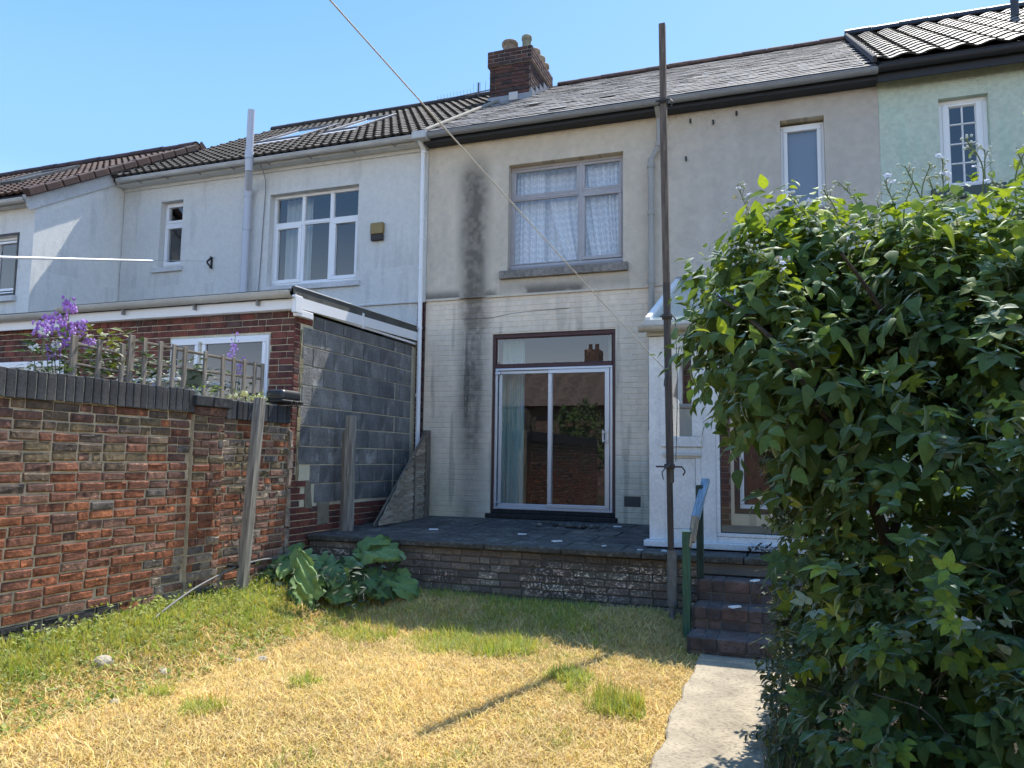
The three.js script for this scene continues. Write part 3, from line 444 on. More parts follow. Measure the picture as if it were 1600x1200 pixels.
// ------------------------------------------------------------------ the green house on the right
const green = thing('terraced_house', 'pale green rendered house with black tiled roof behind the bramble', 'house', [0, 0, 0]);
{
  T.greenWall = tex(512, (u, v) => { const a = fbm(u, v, 4, 6, 301, 0.6), b = fbm(u, v, 80, 2, 303), s = sstep(0.55, 0.75, fbm(u, v * 0.2, 20, 4, 305)); const k = 0.88 + 0.08 * (a - 0.5) + 0.10 * (b - 0.5); return [k * (0.89 - 0.03 * s), k * 0.94, k * (0.87 - 0.01 * s)]; }, { color: true });
  const gm = std([0.90, 0.90, 0.88], { map: retile(T.greenWall, 1 / 3), bumpMap: retile(T.grain, 1.2), bumpScale: 0.004, roughness: 0.95 });
  part('wall', green, wallShape(HX1 + 0.002, 6.2, 0, 6.42, [[1.74, 2.27, 4.90, 6.03]], -0.25, 0.268), gm);
  houseShell(green, HX1 + 0.005, 6.2, -8.2, gm);
  const L = [], xs = [1.86, 2.005, 2.15], ys = [4.99, 5.235, 5.48, 5.725, 5.95];
  for (let i = 0; i < 2; i++) for (let j = 0; j < 4; j++) L.push({ x0: xs[i], x1: xs[i + 1], y0: ys[j], y1: ys[j + 1], w: 0.009, out: -0.012 });
  const w = windowUnit(green, 'window', [1.74, 2.27, 4.91, 6.03], L, { z: -0.07, outer: 0.05, bars: [[1.79, 1.86, 4.96, 5.98], [2.15, 2.22, 4.96, 5.98], [1.86, 2.15, 4.96, 4.99], [1.86, 2.15, 5.95, 5.98]] });
  part('sill', w, rb(1.62, 2.40, 4.76, 4.90, -0.12, 0.08, 0.01), std([0.055, 0.075, 0.07], { roughness: 0.7 }));
  part('fascia', green, [bx(HX1 - 0.018, 6.2, 6.26, 6.44, 0.20, 0.225), bx(HX1, 6.2, 6.38, 6.42, 0.02, 0.2)], M.darkFascia);
  part('gutter', green, gutter(HX1 - 0.01, 6.2, 6.41, 0.29, 0.055, [2.4, 3.6]), M.black);
  const rf = roofGroup(green, 0, 6.46, 0.36, PITCH); const S2 = SL + 0.05;
  part('roof_deck', rf, deck(1.09, 6.2, 0.02, S2), M.darkFascia);
  const tg = [0, 1, 2].map(() => tileGeo('s', 0.305, 0.36, R() * 0.002)), tm = [[0.10, 0.10, 0.104], [0.12, 0.12, 0.124], [0.086, 0.087, 0.09]].map(c => std(c, { map: T.brick, roughness: 0.6, side: THREE.DoubleSide }));
  tiledRoof(rf, 1.04, 4.4, S2, 0.3, 0.315, tg, tm, { max: 180, tilt: 0.002 });
  part('verge', rf, [rb(1.0, 1.05, 0, S2, -0.02, 0.07, 0.02)], std([0.05, 0.05, 0.052], { roughness: 0.95 }));
  ridgeTiles(green, 1.0, 5.8, RY + 0.08, RZ - 0.02, 11, [std([0.022, 0.022, 0.025], { roughness: 0.5 })], 0.12);
  { const back = sub('back_roof', green, [0, 6.46, 2 * RZ - 0.36]); part('roof_slope', back, bx(1.06, 6.2, 0, S2, -0.06, 0).rotateX(Math.PI / 2 - rad(PITCH)), tm[0]); }
  part('flue', green, [cyl(0.055, 0.055, 1.0, 3.25, 8.2, -2.6, 16), cyl(0.14, 0.06, 0.16, 3.25, 8.05, -2.6, 16), cyl(0.075, 0.075, 0.12, 3.25, 9.15, -2.6, 16)], std([0.03, 0.031, 0.034], { roughness: 0.5 }));
}
// ------------------------------------------------------------------ the lower house at the far left
const farH = thing('terraced_house', 'white house with red-brown tiled roof standing forward at far left', 'house', [0, 0, 0]);
{
  const fw = std([1, 1, 0.99], { map: retile(T.leftWall, 1 / 4.5), bumpMap: retile(T.grain, 1.2), bumpScale: 0.003, roughness: 0.9 });
  const fy = 5.52, fz = 1.68, rz = -1.58, ry = 7.62, pitch = Math.atan2(ry - fy, fz + 0.2 - rz) * 180 / Math.PI, fl = Math.hypot(ry - fy, fz + 0.2 - rz);
  const s = new THREE.Shape([[fz, 0], [fz, fy + 0.08], [rz, ry - 0.08], [-4.9, fy + 0.08], [-4.9, 0]].map(p => new THREE.Vector2(-p[0], p[1])));
  part('side_wall', farH, uvm(new THREE.ExtrudeGeometry(s, { depth: 0.25, bevelEnabled: false }).rotateY(Math.PI / 2).translate(-11.46, 0, 0)), fw);
  part('wall', farH, wallShape(-17, -11.462, 0, fy + 0.05, [[-12.7, -11.56, 4.12, 5.06]], fz - 0.25, 0.25), fw);
  part('back_wall', farH, bx(-17, -11.47, 0, fy, -4.9, -4.7), fw);
  {
    const w = windowUnit(farH, 'window', [-12.7, -11.56, 4.12, 5.06], [{ x0: -12.64, x1: -12.15, y0: 4.18, y1: 5.0, w: 0.04 }, { x0: -12.10, x1: -11.62, y0: 4.18, y1: 5.0, w: 0.04 }], { z: -0.08, side: 0.04, bars: [[-12.15, -12.10, 4.18, 5.0]] });
    w.position.z = fz;
    part('surround', w, ring(-12.74, -11.52, 4.08, 5.10, -0.005, 0.01, 0.04), M.black);
    part('sill', w, rb(-12.75, -11.5, 3.98, 4.07, -0.1, 0.06), M.whitePaint); }
  const rf = roofGroup(farH, 0, fy + 0.1, fz + 0.24, pitch);
  part('roof_deck', rf, deck(-17, -11.2, 0.02, fl), M.darkFascia);
  const tm = [[0.085, 0.042, 0.034], [0.10, 0.05, 0.04], [0.07, 0.038, 0.033], [0.12, 0.06, 0.046]].map(c => std(c, { map: T.brick, roughness: 0.75, bumpMap: T.brickBump, bumpScale: 0.002, side: THREE.DoubleSide })), tg = [0, 1, 2].map(() => tileGeo('roman', 0.302, 0.36, R() * 0.003));
  const sk = [-14.2, -13.2, 1.7, 3.1];
  tiledRoof(rf, -16.7, -11.16, fl, 0.3, 0.315, tg, tm, { max: 240, skip: (u, v) => u > sk[0] - 0.1 && u < sk[1] + 0.1 && v > sk[2] - 0.25 && v < sk[3] });
  const k = rf; part('rooflight_frame', k, ring(sk[0], sk[1], sk[2], sk[3], 0, 0.09, 0.08), std([0.09, 0.09, 0.09])); part('rooflight_pane', k, bx(sk[0] + 0.08, sk[1] - 0.08, sk[2] + 0.08, sk[3] - 0.08, 0.05, 0.06), new THREE.MeshPhysicalMaterial({ color: col(0.2, 0.26, 0.32), roughness: 0.08, ior: 2.2 }));
  for (let i = 0; i < 12; i++) { const t = part('verge_tile', rf, rb(-11.2, -11.06, i * fl / 12, (i + 1) * fl / 12 - 0.015, -0.06, 0.06 + R() * 0.012, 0.02), pick(tm)); }
  part('bargeboard', rf, [rb(-11.205, -11.175, -0.02, fl, -0.26, -0.02, 0.004), rb(-11.175, -11.155, -0.02, fl, -0.075, -0.02, 0.003)], M.whitePaint);
  { const back = sub('back_roof', farH, [0, fy + 0.1, 2 * rz - fz - 0.24]); part('roof_slope', back, [bx(-17, -11.13, 0, fl, -0.06, 0).rotateX(Math.PI / 2 - rad(pitch)), bx(-11.2, -11.17, 0, fl, -0.26, -0.07).rotateX(Math.PI / 2 - rad(pitch))], tm[0]); }
  ridgeTiles(farH, -17, -11.12, ry + 0.12, rz, 14, tm, 0.12);
  part('gutter', farH, gutter(-17, -11.2, fy + 0.03, fz + 0.2, 0.055, [-12, -13]), M.gutterWhite);
  part('soffit', farH, bx(-17, -11.21, fy - 0.03, fy + 0.09, fz, fz + 0.13), M.whitePaint);
}

// ------------------------------------------------------------------ the flat-roofed extension
const EX = -5.26, EZ = 3.0;
const ext = thing('house_extension', 'flat-roofed brick extension with grey block side wall and white fascia', 'extension', [0, 0, 0]);
{
  M.felt = std([0.13, 0.14, 0.145], { map: retile(T.conc, 1.3), roughness: 0.85 });
  const core = part('wall_core', ext, [bx(-13.2, EX - 0.012, 0, 3.24, EZ - 0.25, EZ - 0.012), bx(EX - 0.25, EX - 0.012, 0, 3.24, 0.0, EZ - 0.25), bx(-13.2, EX - 0.25, 0, 3.0, -0.0, 0.05), bx(-13.2, EX - 0.26, 3.0, 3.24, 0.06, EZ - 0.26)], std([0.78, 0.70, 0.50], { map: retile(T.mottle, 2), bumpMap: T.brickBump, bumpScale: 0.004 }));
  const cols = brickMats([[0.28, 0.085, 0.062], [0.23, 0.075, 0.058], [0.19, 0.075, 0.062], [0.33, 0.11, 0.068], [0.15, 0.085, 0.074], [0.25, 0.12, 0.09]]);
  const tone = () => weighted([4, 4, 3, 2, 2, 1]);
  // front wall
  const f = new THREE.Group(); f.position.set(0, 0, EZ - 0.012); ext.add(f);
  const wins = [[-7.02, -5.60, 1.9, 2.98], [-9.95, -8.75, 0.9, 2.79]];
  const hit = (a, b, v) => wins.some(w => b > w[0] && a < w[1] && v > w[2] && v < w[3]);
  brickField(f, courses(-10.6, EX, 2.015, 3.24, { tone, holes: wins, headers: 0.12, ragged: 0.15, d: () => 0.014 }), cols, { max: 170, depth: 0.014 });
  flatten(f);
  // side wall: quoin bricks, plinth bricks and toothing, then concrete blocks
  const sd = new THREE.Group(); sd.position.set(EX - 0.012, 0, 0); sd.rotation.y = Math.PI / 2; ext.add(sd); // local x = -z
  const edge = y => y > 1.56 ? 2.86 : y > 1.28 ? 2.84 : y > 1.06 ? 2.66 : y > 0.95 ? 2.45 : 0;
  const low = courses(-EZ, -0.35, 0.05, 1.03, { tone, headers: 0.1, ragged: 0.15, d: () => 0.014 });
  const quoin = []; for (let r = 0; r < 30; r++) { const y = 1.03 + (r + 0.5) * 0.0745, w = y < 1.30 ? (r % 2 ? 0.33 : 0.22) : (y > 3.10 ? 0.34 : (r % 2 ? 0.11 : 0.12)); if (y < 3.24) quoin.push({ u: -EZ + w / 2, v: y, w: w - 0.01, h: 0.064, m: tone(), d: 0.014 }); }
  brickField(sd, [...low, ...quoin], cols, { max: 130, depth: 0.014 });
  // lime smear between brick corner and blocks, and a patch of render low down
  const sm = std([0.44, 0.40, 0.28], { map: retile(T.conc, 2), bumpMap: T.brickBump, bumpScale: 0.01 });
  for (let i = 0; i < 11; i++) { const y = 1.3 + i * 0.166; part('mortar_smear', sd, uvm(brickGeo(0.035 + 0.05 * R(), 0.17, 0.016, 0.008, 0.03)), sm).position.set(-2.86 + (R() - 0.5) * 0.03, y, 0); }
  part('render_patch', sd, uvm(brickGeo(0.24, 0.26, 0.02, 0.01, 0.04)), std([0.34, 0.31, 0.25], { map: retile(T.conc, 2) })).position.set(-2.32, 0.93, 0);
  part('render_patch', sd, uvm(brickGeo(0.12, 0.30, 0.02, 0.01, 0.05)), std([0.34, 0.31, 0.25], { map: retile(T.conc, 2) })).position.set(-2.62, 1.16, 0);
  const blk = [];
  const rows = [1.06, 1.281, 1.506, 1.714, 1.95, 2.175, 2.413, 2.644, 2.865, 3.09, 3.25];
  for (let r = 0; r < 10; r++) {
    const y0 = rows[r], y1 = rows[r + 1], h = y1 - y0, z1 = [2.5, 2.6, 2.84, 2.84, 2.84, 2.82, 2.84, 2.83, 2.83, 2.64][r];
    let z = z1, k = r % 2 ? 0.2 : 0.44;
    while (z > 0.62) { const e = Math.max(z - k, 0.62); if (z - e > 0.05) blk.push({ u: -(z + e) / 2, v: (y0 + y1) / 2, w: z - e - 0.012, h: h - 0.012, m: weighted([3, 3, 2, 1]) }); z = e; k = 0.44; if (z - 0.62 > 0.06 && z - 0.62 < 0.2 && z < 0.9) k = 0.09; }
    z = 0.62; for (const w of r % 2 ? [0.23, 0.23] : [0.10, 0.36]) { blk.push({ u: -(z - w / 2), v: (y0 + y1) / 2, w: w - 0.014, h: h - 0.012, m: weighted([3, 3, 2, 1]) }); z -= w; }
  }
  T.block = tex(512, (u, v) => { const a = fbm(u, v, 6, 5, 111, 0.6), b = fbm(u, v, 120, 2, 113), w = sstep(0.58, 0.8, fbm(u, v * 0.4, 10, 4, 115)); const k = 0.72 + 0.4 * (a - 0.5) + 0.3 * (b - 0.5) + 0.2 * w; return [k, k, k * 0.99]; }, { color: true });
  brickField(sd, blk, [[0.36, 0.358, 0.355], [0.315, 0.315, 0.32], [0.42, 0.41, 0.395], [0.28, 0.283, 0.29]].map(c => std(c, { map: T.block, bumpMap: T.grain, bumpScale: 0.004, roughness: 0.95 })), { name: 'concrete_block', depth: 0.011, bevel: 0.004, jitter: 0.004 });
  flatten(sd);
  // roof edge: fascia, gutter, felt upstand
  part('fascia', ext, [rb(-8.72, EX + 0.06, 3.245, 3.40, EZ + 0.05, EZ + 0.085, 0.004), rb(-13.2, -8.74, 3.20, 3.35, EZ + 0.05, EZ + 0.085, 0.004), bx(-13.2, EX + 0.05, 3.24, 3.262, EZ, EZ + 0.05)], M.upvc);
  const side = (y0a, y0b, y1a, y1b, x0, x1) => { const s = new THREE.Shape([[-EZ - 0.1, y0a], [-0.02, y0b], [-0.02, y1b], [-EZ - 0.1, y1a]].map(p => new THREE.Vector2(...p))); return uvm(new THREE.ExtrudeGeometry(s, { depth: x1 - x0, bevelEnabled: false }).rotateY(Math.PI / 2).translate(x0, 0, 0)); };
  part('side_fascia', ext, [side(3.26, 3.33, 3.385, 3.455, EX + 0.03, EX + 0.055), rb(EX + 0.03, EX + 0.062, 3.255, 3.46, 1.62, 1.66), bx(EX, EX + 0.03, 3.27, 3.30, 0.05, EZ)], M.upvc);
  part('corner_cap', ext, [rb(EX + 0.02, EX + 0.075, 3.20, 3.40, EZ - 0.03, EZ + 0.11, 0.01), rb(EX + 0.0, EX + 0.07, 3.17, 3.25, EZ - 0.25, EZ + 0.05, 0.01)], M.upvc);
  part('felt_roof', ext, [side(3.385, 3.455, 3.50, 3.55, EX + 0.005, EX + 0.05), side(3.36, 3.43, 3.44, 3.50, -8.7, EX + 0.005), bx(-8.7, EX + 0.03, 3.40, 3.475, EZ + 0.02, EZ + 0.10), bx(-13.2, -8.72, 3.36, 3.42, 0.05, EZ + 0.11), rb(-8.73, -8.64, 3.36, 3.50, EZ - 0.2, EZ + 0.12)], M.felt);
  part('drip_trim', ext, [bar(V(EX + 0.052, 3.50, EZ + 0.1), V(EX + 0.052, 3.553, 0.05), 0.012, 0.012)], M.upvc);
  part('gutter', ext, gutter(-8.70, EX + 0.03, 3.425, EZ + 0.145, 0.062, [-6.3, -7.5]), std([0.60, 0.58, 0.52], { roughness: 0.45, map: retile(T.mottle, 1.2) }));
  part('gutter', ext, gutter(-13.2, -8.74, 3.37, EZ + 0.145, 0.06, [-10, -11.2]), std([0.56, 0.55, 0.50], { roughness: 0.45, map: retile(T.mottle, 1.2) }));
  part('gutter_bracket', ext, [-5.7, -6.6, -7.7, -9.1, -9.9].map(x => bx(x - 0.012, x + 0.012, 3.30, 3.37, EZ + 0.086, EZ + 0.13)), M.gutterGrey);
  const glassW = (r, mids, ys) => {
    const g = sub('window', ext); const [a, b, c, d] = r, xs = [a, ...mids, b], gs = [...ring(a, b, c, d, EZ - 0.04, EZ + 0.012, 0.055)], panes = [];
    for (let i = 0; i + 1 < xs.length; i++) { gs.push(...ring(xs[i] + 0.03, xs[i + 1] - 0.03, c + 0.03, ys ? ys : d - 0.03, EZ - 0.03, EZ + 0.024, 0.05)); if (ys) gs.push(...ring(xs[i] + 0.03, xs[i + 1] - 0.03, ys, d - 0.03, EZ - 0.03, EZ + 0.024, 0.05)); panes.push([xs[i] + 0.07, xs[i + 1] - 0.07, c + 0.07, d - 0.07]); }
    part('frame', g, gs, M.upvc);
    for (const [p, q, e, h] of panes) part('pane', g, uvm(new THREE.PlaneGeometry(q - p, h - e).translate((p + q) / 2, (e + h) / 2, EZ + 0.0)), new THREE.MeshPhysicalMaterial({ color: col(0.03, 0.035, 0.045), roughness: 0.03, ior: 1.75 }));
  };
  glassW(wins[0], [-6.57]); glassW(wins[1], [-9.35], 2.45);
}

// ------------------------------------------------------------------ the garden wall on the left
const GX = -5.15;
const gwall = thing('garden_wall', 'old weathered red brick garden wall topped with blue-grey coping bricks', 'wall', [GX, 0, 0], Math.PI / 2); // local x = -z, local z = world x
{
  const zEnd = 3.16, zFar = 10.8, top = 1.985;
  part('wall_core', gwall, [bx(-zFar, -zEnd - 0.02, -0.2, top, -0.24, -0.014), bx(-4.62, -4.22, -0.2, top, -0.014, 0.02)], std([0.72, 0.64, 0.53], { map: retile(T.conc, 2), bumpMap: T.brickBump, bumpScale: 0.010 }));
  const pal = [[0.46, 0.165, 0.08], [0.41, 0.145, 0.072], [0.36, 0.15, 0.092], [0.27, 0.145, 0.11], [0.24, 0.175, 0.12], [0.28, 0.215, 0.125], [0.26, 0.225, 0.20], [0.42, 0.23, 0.165], [0.46, 0.37, 0.29], [0.19, 0.15, 0.125], [0.50, 0.185, 0.085], [0.065, 0.067, 0.072]];
  T.oldBrick = tex(512, (u, v) => { const a = fbm(u, v, 8, 6, 131, 0.7), b = fbm(u, v, 40, 3, 137), l = sstep(0.60, 0.76, fbm(u, v, 12, 5, 139, 0.65)), d = sstep(0.62, 0.78, fbm(u, v, 10, 5, 141, 0.6)); let k = [0.70, 0.695, 0.69].map(q => q + 0.5 * (a - 0.5) + 0.3 * (b - 0.5)); k = k.map((q, i) => lerp(q, [1.15, 1.12, 1.04][i], l * 0.7)); return k.map(q => q * (1 - 0.3 * d)); }, { color: true });
  const mats = pal.map(c => std(c, { map: T.oldBrick, bumpMap: T.brickBump, bumpScale: 0.004, roughness: 0.95 }));
  const tone = (u, v) => {
    const z = -u; if (v < 0.30 + 0.07 * sstep(4.6, 5.4, z)) return 11;
    if (z < 4.22) return v > 1.25 ? weighted([1, 0, 1, 1, 1, 4, 1, 5, 3, 0, 2]) : v > 0.7 ? weighted([3, 2, 2, 1, 0, 0, 0, 6, 2, 0, 3]) : weighted([1, 1, 1, 0, 0, 1, 2, 4, 5, 0, 0]);
    if (z < 5.0 && v < 0.85) return weighted([2, 1, 2, 1, 0, 0, 3, 4, 4, 1, 0]);
    if (v > 1.5) return weighted([0, 0, 2, 6, 5, 4, 1, 1, 0, 1, z < 5 ? 2 : 0]);
    if (v > 1.2) return weighted([2, 3, 6, 5, 2, 1, 1, 2, 0, 0.3, z < 5 ? 1 : 0]);
    return weighted([9, 8, 6, 1.5, 0, 0, 0.8, 3, 0.5, 0.15, 2]);
  };
  const d = () => rr(0.009, 0.016);
  const list = [...courses(-zFar, -4.625, -0.05, top, { tone, headers: 0.10, ragged: 1, joint: 0.014, d }), ...courses(-4.215, -zEnd, -0.05, top, { tone, headers: 0.35, ragged: 1, joint: 0.014, d })];
  const pier = courses(-4.62, -4.22, -0.05, top - 0.02, { tone, headers: 0.4, ragged: 0.8, d: () => rr(0.045, 0.054) });
  brickField(gwall, [...list, ...pier].map(b => ({ ...b, z: -0.014 })), mats, { max: 300, bevel: 0.008, jitter: 0.012, variants: 6, map: T.oldBrick, bumpScale: 0.007 });
  // coping: bricks on edge, and two flat slabs over the pier
  const cm = [[0.085, 0.092, 0.105], [0.105, 0.11, 0.122], [0.068, 0.073, 0.083], [0.125, 0.126, 0.13]].map(c => std(c, { map: T.oldBrick, bumpMap: T.brickBump, bumpScale: 0.004, roughness: 0.8 }));
  part('coping_core', gwall, [bx(-zFar, -4.62, top, top + 0.19, -0.22, 0.016), bx(-4.22, -zEnd - 0.05, top - 0.03, top + 0.155, -0.22, 0.005)], std([0.62, 0.61, 0.57], { map: retile(T.conc, 2) }));
  for (let z = 4.66; z < zFar - 0.1; z += 0.0785) { const o = part('coping_brick', gwall, rb(-0.0345, 0.0345, 0, 0.205, -0.225, 0.026, 0.006), pick(cm)); o.position.set(-z, top + (R() - 0.5) * 0.008, (R() - 0.5) * 0.01); o.rotation.z = (R() - 0.5) * 0.03; }
  for (let z = 4.17; z > zEnd + 0.05; z -= 0.0785) { const o = part('coping_brick', gwall, rb(-0.034, 0.034, 0, 0.185, -0.225, 0.028, 0.006), pick(cm)); o.position.set(-z, top - 0.035 + (R() - 0.5) * 0.008, (R() - 0.5) * 0.01); o.rotation.z = (R() - 0.5) * 0.04; }
  for (const [a, b] of [[-4.66, -4.44], [-4.43, -4.18]]) part('coping_slab', gwall, uvm(rb(a, b, top + 0.06, top + 0.16, -0.25, 0.075, 0.012)), cm[2]);
  part('pier_cap', gwall, rb(-4.62, -4.22, top - 0.02, top + 0.058, -0.22, 0.045, 0.006), mats[3]);
  part('wall_end', gwall, [0, 1, 2, 3, 4, 5, 6, 7, 8].map(i => uvm(brickGeo(0.06, 0.2, 0.04, 0.015, 0.04)).translate(-zEnd + 0.01, 0.1 + i * 0.21, -0.02)), mats[8]);
}
// ------------------------------------------------------------------ patio, its retaining wall and the steps
const patio = thing('patio', 'raised patio of dark grey slabs before the house', 'patio', [0, 0, 0]);
{
  const py = z => 0.775 - 0.065 * z / 2.6;
  part('patio_base', patio, bx(EX + 0.01, 1.6, 0, 0.64, 0.005, 2.5), M.mortarDark);
  const pm = [[0.235, 0.22, 0.205], [0.265, 0.25, 0.23], [0.20, 0.188, 0.18], [0.31, 0.285, 0.245], [0.245, 0.235, 0.205]];
  T.slab = tex(512, (u, v) => { const a = fbm(u, v, 6, 6, 151, 0.65), b = fbm(u, v, 60, 3, 153), l = sstep(0.60, 0.75, fbm(u, v, 18, 4, 157)); const k = 0.62 + 0.7 * (a - 0.5) + 0.35 * (b - 0.5) + 0.25 * l; return [k, k * 0.99, k * 0.97]; }, { color: true });
  const sm = pm.map(c => std(c, { map: T.slab, bumpMap: T.brickBump, bumpScale: 0.008, roughness: 0.82 }));
  for (let r = 0; r < 5; r++) { let x = EX + 0.02 - (r % 2 ? 0.3 : 0); while (x < 1.5) { const w = pick([0.6, 0.6, 0.45]), a = Math.max(x, EX + 0.02), b = Math.min(x + w, 1.55), z0 = 0.03 + r * 0.50; x += w; if (b - a < 0.1) continue; const o = part('paving_slab', patio, uvm(rb(-(b - a) / 2 + 0.006, (b - a) / 2 - 0.006, -0.04, 0, -0.243, 0.243, 0.007), 1, R() * 3, R() * 3), pick(sm)); o.position.set((a + b) / 2, py(z0 + 0.25) + (R() - 0.5) * 0.006, z0 + 0.25); o.rotation.x = 0.0245 + (R() - 0.5) * 0.012; o.rotation.z = (R() - 0.5) * 0.01; } }
  part('joint_bed', patio, bx(EX + 0.01, 1.58, 0.64, 0.72, 0.005, 1.2), std([0.10, 0.10, 0.08], { map: T.brick }));
  part('joint_bed', patio, bx(EX + 0.01, 1.58, 0.64, 0.68, 1.2, 2.52), std([0.10, 0.10, 0.08], { map: T.brick }));
  // worn concrete lip along the front
  let x = EX + 0.02; while (x < 1.5) { const w = rr(0.8, 1.3), b = Math.min(x + w, 1.55); part('edging_slab', patio, rb(x, b - 0.006, 0.655, 0.712 + R() * 0.005, 2.535, 2.655 + R() * 0.01, 0.014), std([0.28, 0.26, 0.21], { map: T.slab, bumpMap: T.brickBump, bumpScale: 0.01 })); x = b; }
}
const rwall = thing('retaining_wall', 'low dark brick wall flecked with flaking white paint below the patio', 'wall', [0, 0, 2.6]);
{
  part('wall_core', rwall, bx(EX + 0.02, -0.86, -0.1, 0.65, -0.1, -0.012), M.mortarDark);
  T.flake = stainMap(4.5, 1, -5.3, (x, y, u, v) => {
    const a = fbm(u, v, 6, 5, 161, 0.6), b = fbm(u * 4, v, 64, 3, 163, 0.7), p = sstep(0.30, 0.55, fbm(u, v * 0.3, 9, 4, 167)), band = sstep(0.15, 0.3, y) * sstep(0.66, 0.5, y);
    const f = sstep(0.60, 0.65, b) * p * band * 0.9, wash = sstep(0.48, 0.7, fbm(u * 2, v, 14, 4, 171)) * p * 0.22, g = sstep(0.25, 0.02, y) * 0.35;
    let k = [0.45, 0.445, 0.435].map(q => q + 0.35 * (a - 0.5) + 0.15 * (b - 0.5)); k = k.map((q, i) => lerp(q, [0.99, 0.98, 0.96][i], clamp(f + wash, 0, 1)));
    return [k[0] * (1 - g), k[1] * (1 - g * 0.6), k[2] * (1 - g)];
  });
  T.flake.repeat.set(1 / 4.5, 1); T.flake.offset.set(5.3 / 4.5, 0);
  const mats = [[0.84, 0.65, 0.53], [0.74, 0.58, 0.49], [0.92, 0.72, 0.57], [0.63, 0.53, 0.46], [0.95, 0.77, 0.61], [1.0, 0.88, 0.72]].map(c => std(c, { map: T.flake, bumpMap: T.brickBump, bumpScale: 0.006, roughness: 0.9 }));
  brickField(rwall, courses(EX + 0.03, -0.87, -0.02, 0.65, { H: 0.077, L: 0.225, tone: (u, v) => u < -4.4 && v > 0.3 ? weighted([1, 1, 1, 0, 2, 3]) : weighted([3, 4, 3, 2, 2, 1]), headers: 0.15, ragged: 0.35, d: () => rr(0.008, 0.012) }), mats, { own: true, bevel: 0.005, jitter: 0.005, max: 220 });
}
{
  const st = thing('garden_steps', 'dark brick steps climbing from the path to the porch', 'steps', [0, 0, 0]);
  const cols = brickMats([[0.20, 0.15, 0.135], [0.235, 0.16, 0.135], [0.175, 0.14, 0.13], [0.26, 0.17, 0.14]]);
  const tops = [0.18, 0.36, 0.54], fr = [3.65, 3.3, 2.96];
  part('step_core', st, tops.map((t, i) => bx(-0.82, 1.3, i ? tops[i - 1] - 0.1 : -0.1, t - 0.012, 2.62, fr[i] - 0.012)), M.mortarDark);
  for (let s = 0; s < 3; s++) for (let x = -0.83, i = 0; x < 0.95; x += i % 3 === 2 ? 0.225 : 0.112, i++) {
    const w = i % 3 === 2 ? 0.213 : 0.101, m = pick(cols);
    const a = part('step_brick', st, uvm(rb(-w / 2, w / 2, -0.102, 0, -0.21, 0.004, 0.009), 1, R(), R()), m); a.position.set(x + w / 2, tops[s] + (R() - 0.5) * 0.006, fr[s] + (R() - 0.5) * 0.008);
    const b = part('step_brick', st, uvm(rb(-w / 2, w / 2, -0.066, 0, -0.1, 0.0, 0.006), 1, R(), R()), pick(cols)); b.position.set(x + w / 2, tops[s] - 0.113, fr[s] - 0.006);
    const c = part('step_brick', st, uvm(rb(-w / 2, w / 2, -0.05, 0, -0.11, 0, 0.006), 1, R(), R()), pick(cols)); c.position.set(x + w / 2, tops[s] - 0.002, fr[s] - 0.222);
  }
  const top = part('riser', st, rb(-0.86, 1.3, 0.545, 0.652, 2.58, 2.612), M.mortarDark);
  part('side_wall', st, [bx(-0.855, -0.832, -0.1, 0.17, 2.62, 3.62), bx(-0.855, -0.832, 0.172, 0.34, 2.62, 3.27), bx(-0.855, -0.832, 0.342, 0.53, 2.62, 2.93)], cols[2]);
  // peeling handrail on two green posts
  const hr = thing('stair_handrail', 'green timber posts with a peeling pale blue handrail beside the steps', 'handrail', [0, 0, 0]);
  const gm = std([0.075, 0.24, 0.155], { map: retile(T.wood, 2), bumpMap: T.woodBump, bumpScale: 0.002, roughness: 0.6 }), gd = std([0.035, 0.085, 0.065], { map: retile(T.wood, 2), roughness: 0.7 });
  part('post', hr, [rb(-0.935, -0.868, 0.0, 0.985, 3.22, 3.285, 0.006)], gm); part('post_cap', hr, rb(-0.94, -0.863, 0.986, 1.0, 3.215, 3.29, 0.006), std([0.42, 0.60, 0.50], { roughness: 0.5 }));
  part('post', hr, [rb(-0.855, -0.793, 0.30, 1.385, 2.86, 2.92, 0.006)], gd, 'darker green rear post');
  part('rail', hr, bar(V(-0.83, 1.10, 3.18), V(-0.775, 1.43, 2.80), 0.045, 0.07, V(1, 0, 0.2)), std([0.40, 0.58, 0.74], { map: retile(T.wood, 2), roughness: 0.5 }), 'pale blue painted rail');
  part('rail_end', hr, [bar(V(-0.855, 0.90, 3.27), V(-0.83, 1.115, 3.17), 0.045, 0.06, V(1, 0, 0.2)), bar(V(-0.862, 0.86, 3.3), V(-0.85, 0.97, 3.27), 0.02, 0.025, V(1, 0, 0.2))], std([0.60, 0.50, 0.36], { map: T.wood, bumpMap: T.woodBump, bumpScale: 0.004 }), 'bare splintered rail end');
}

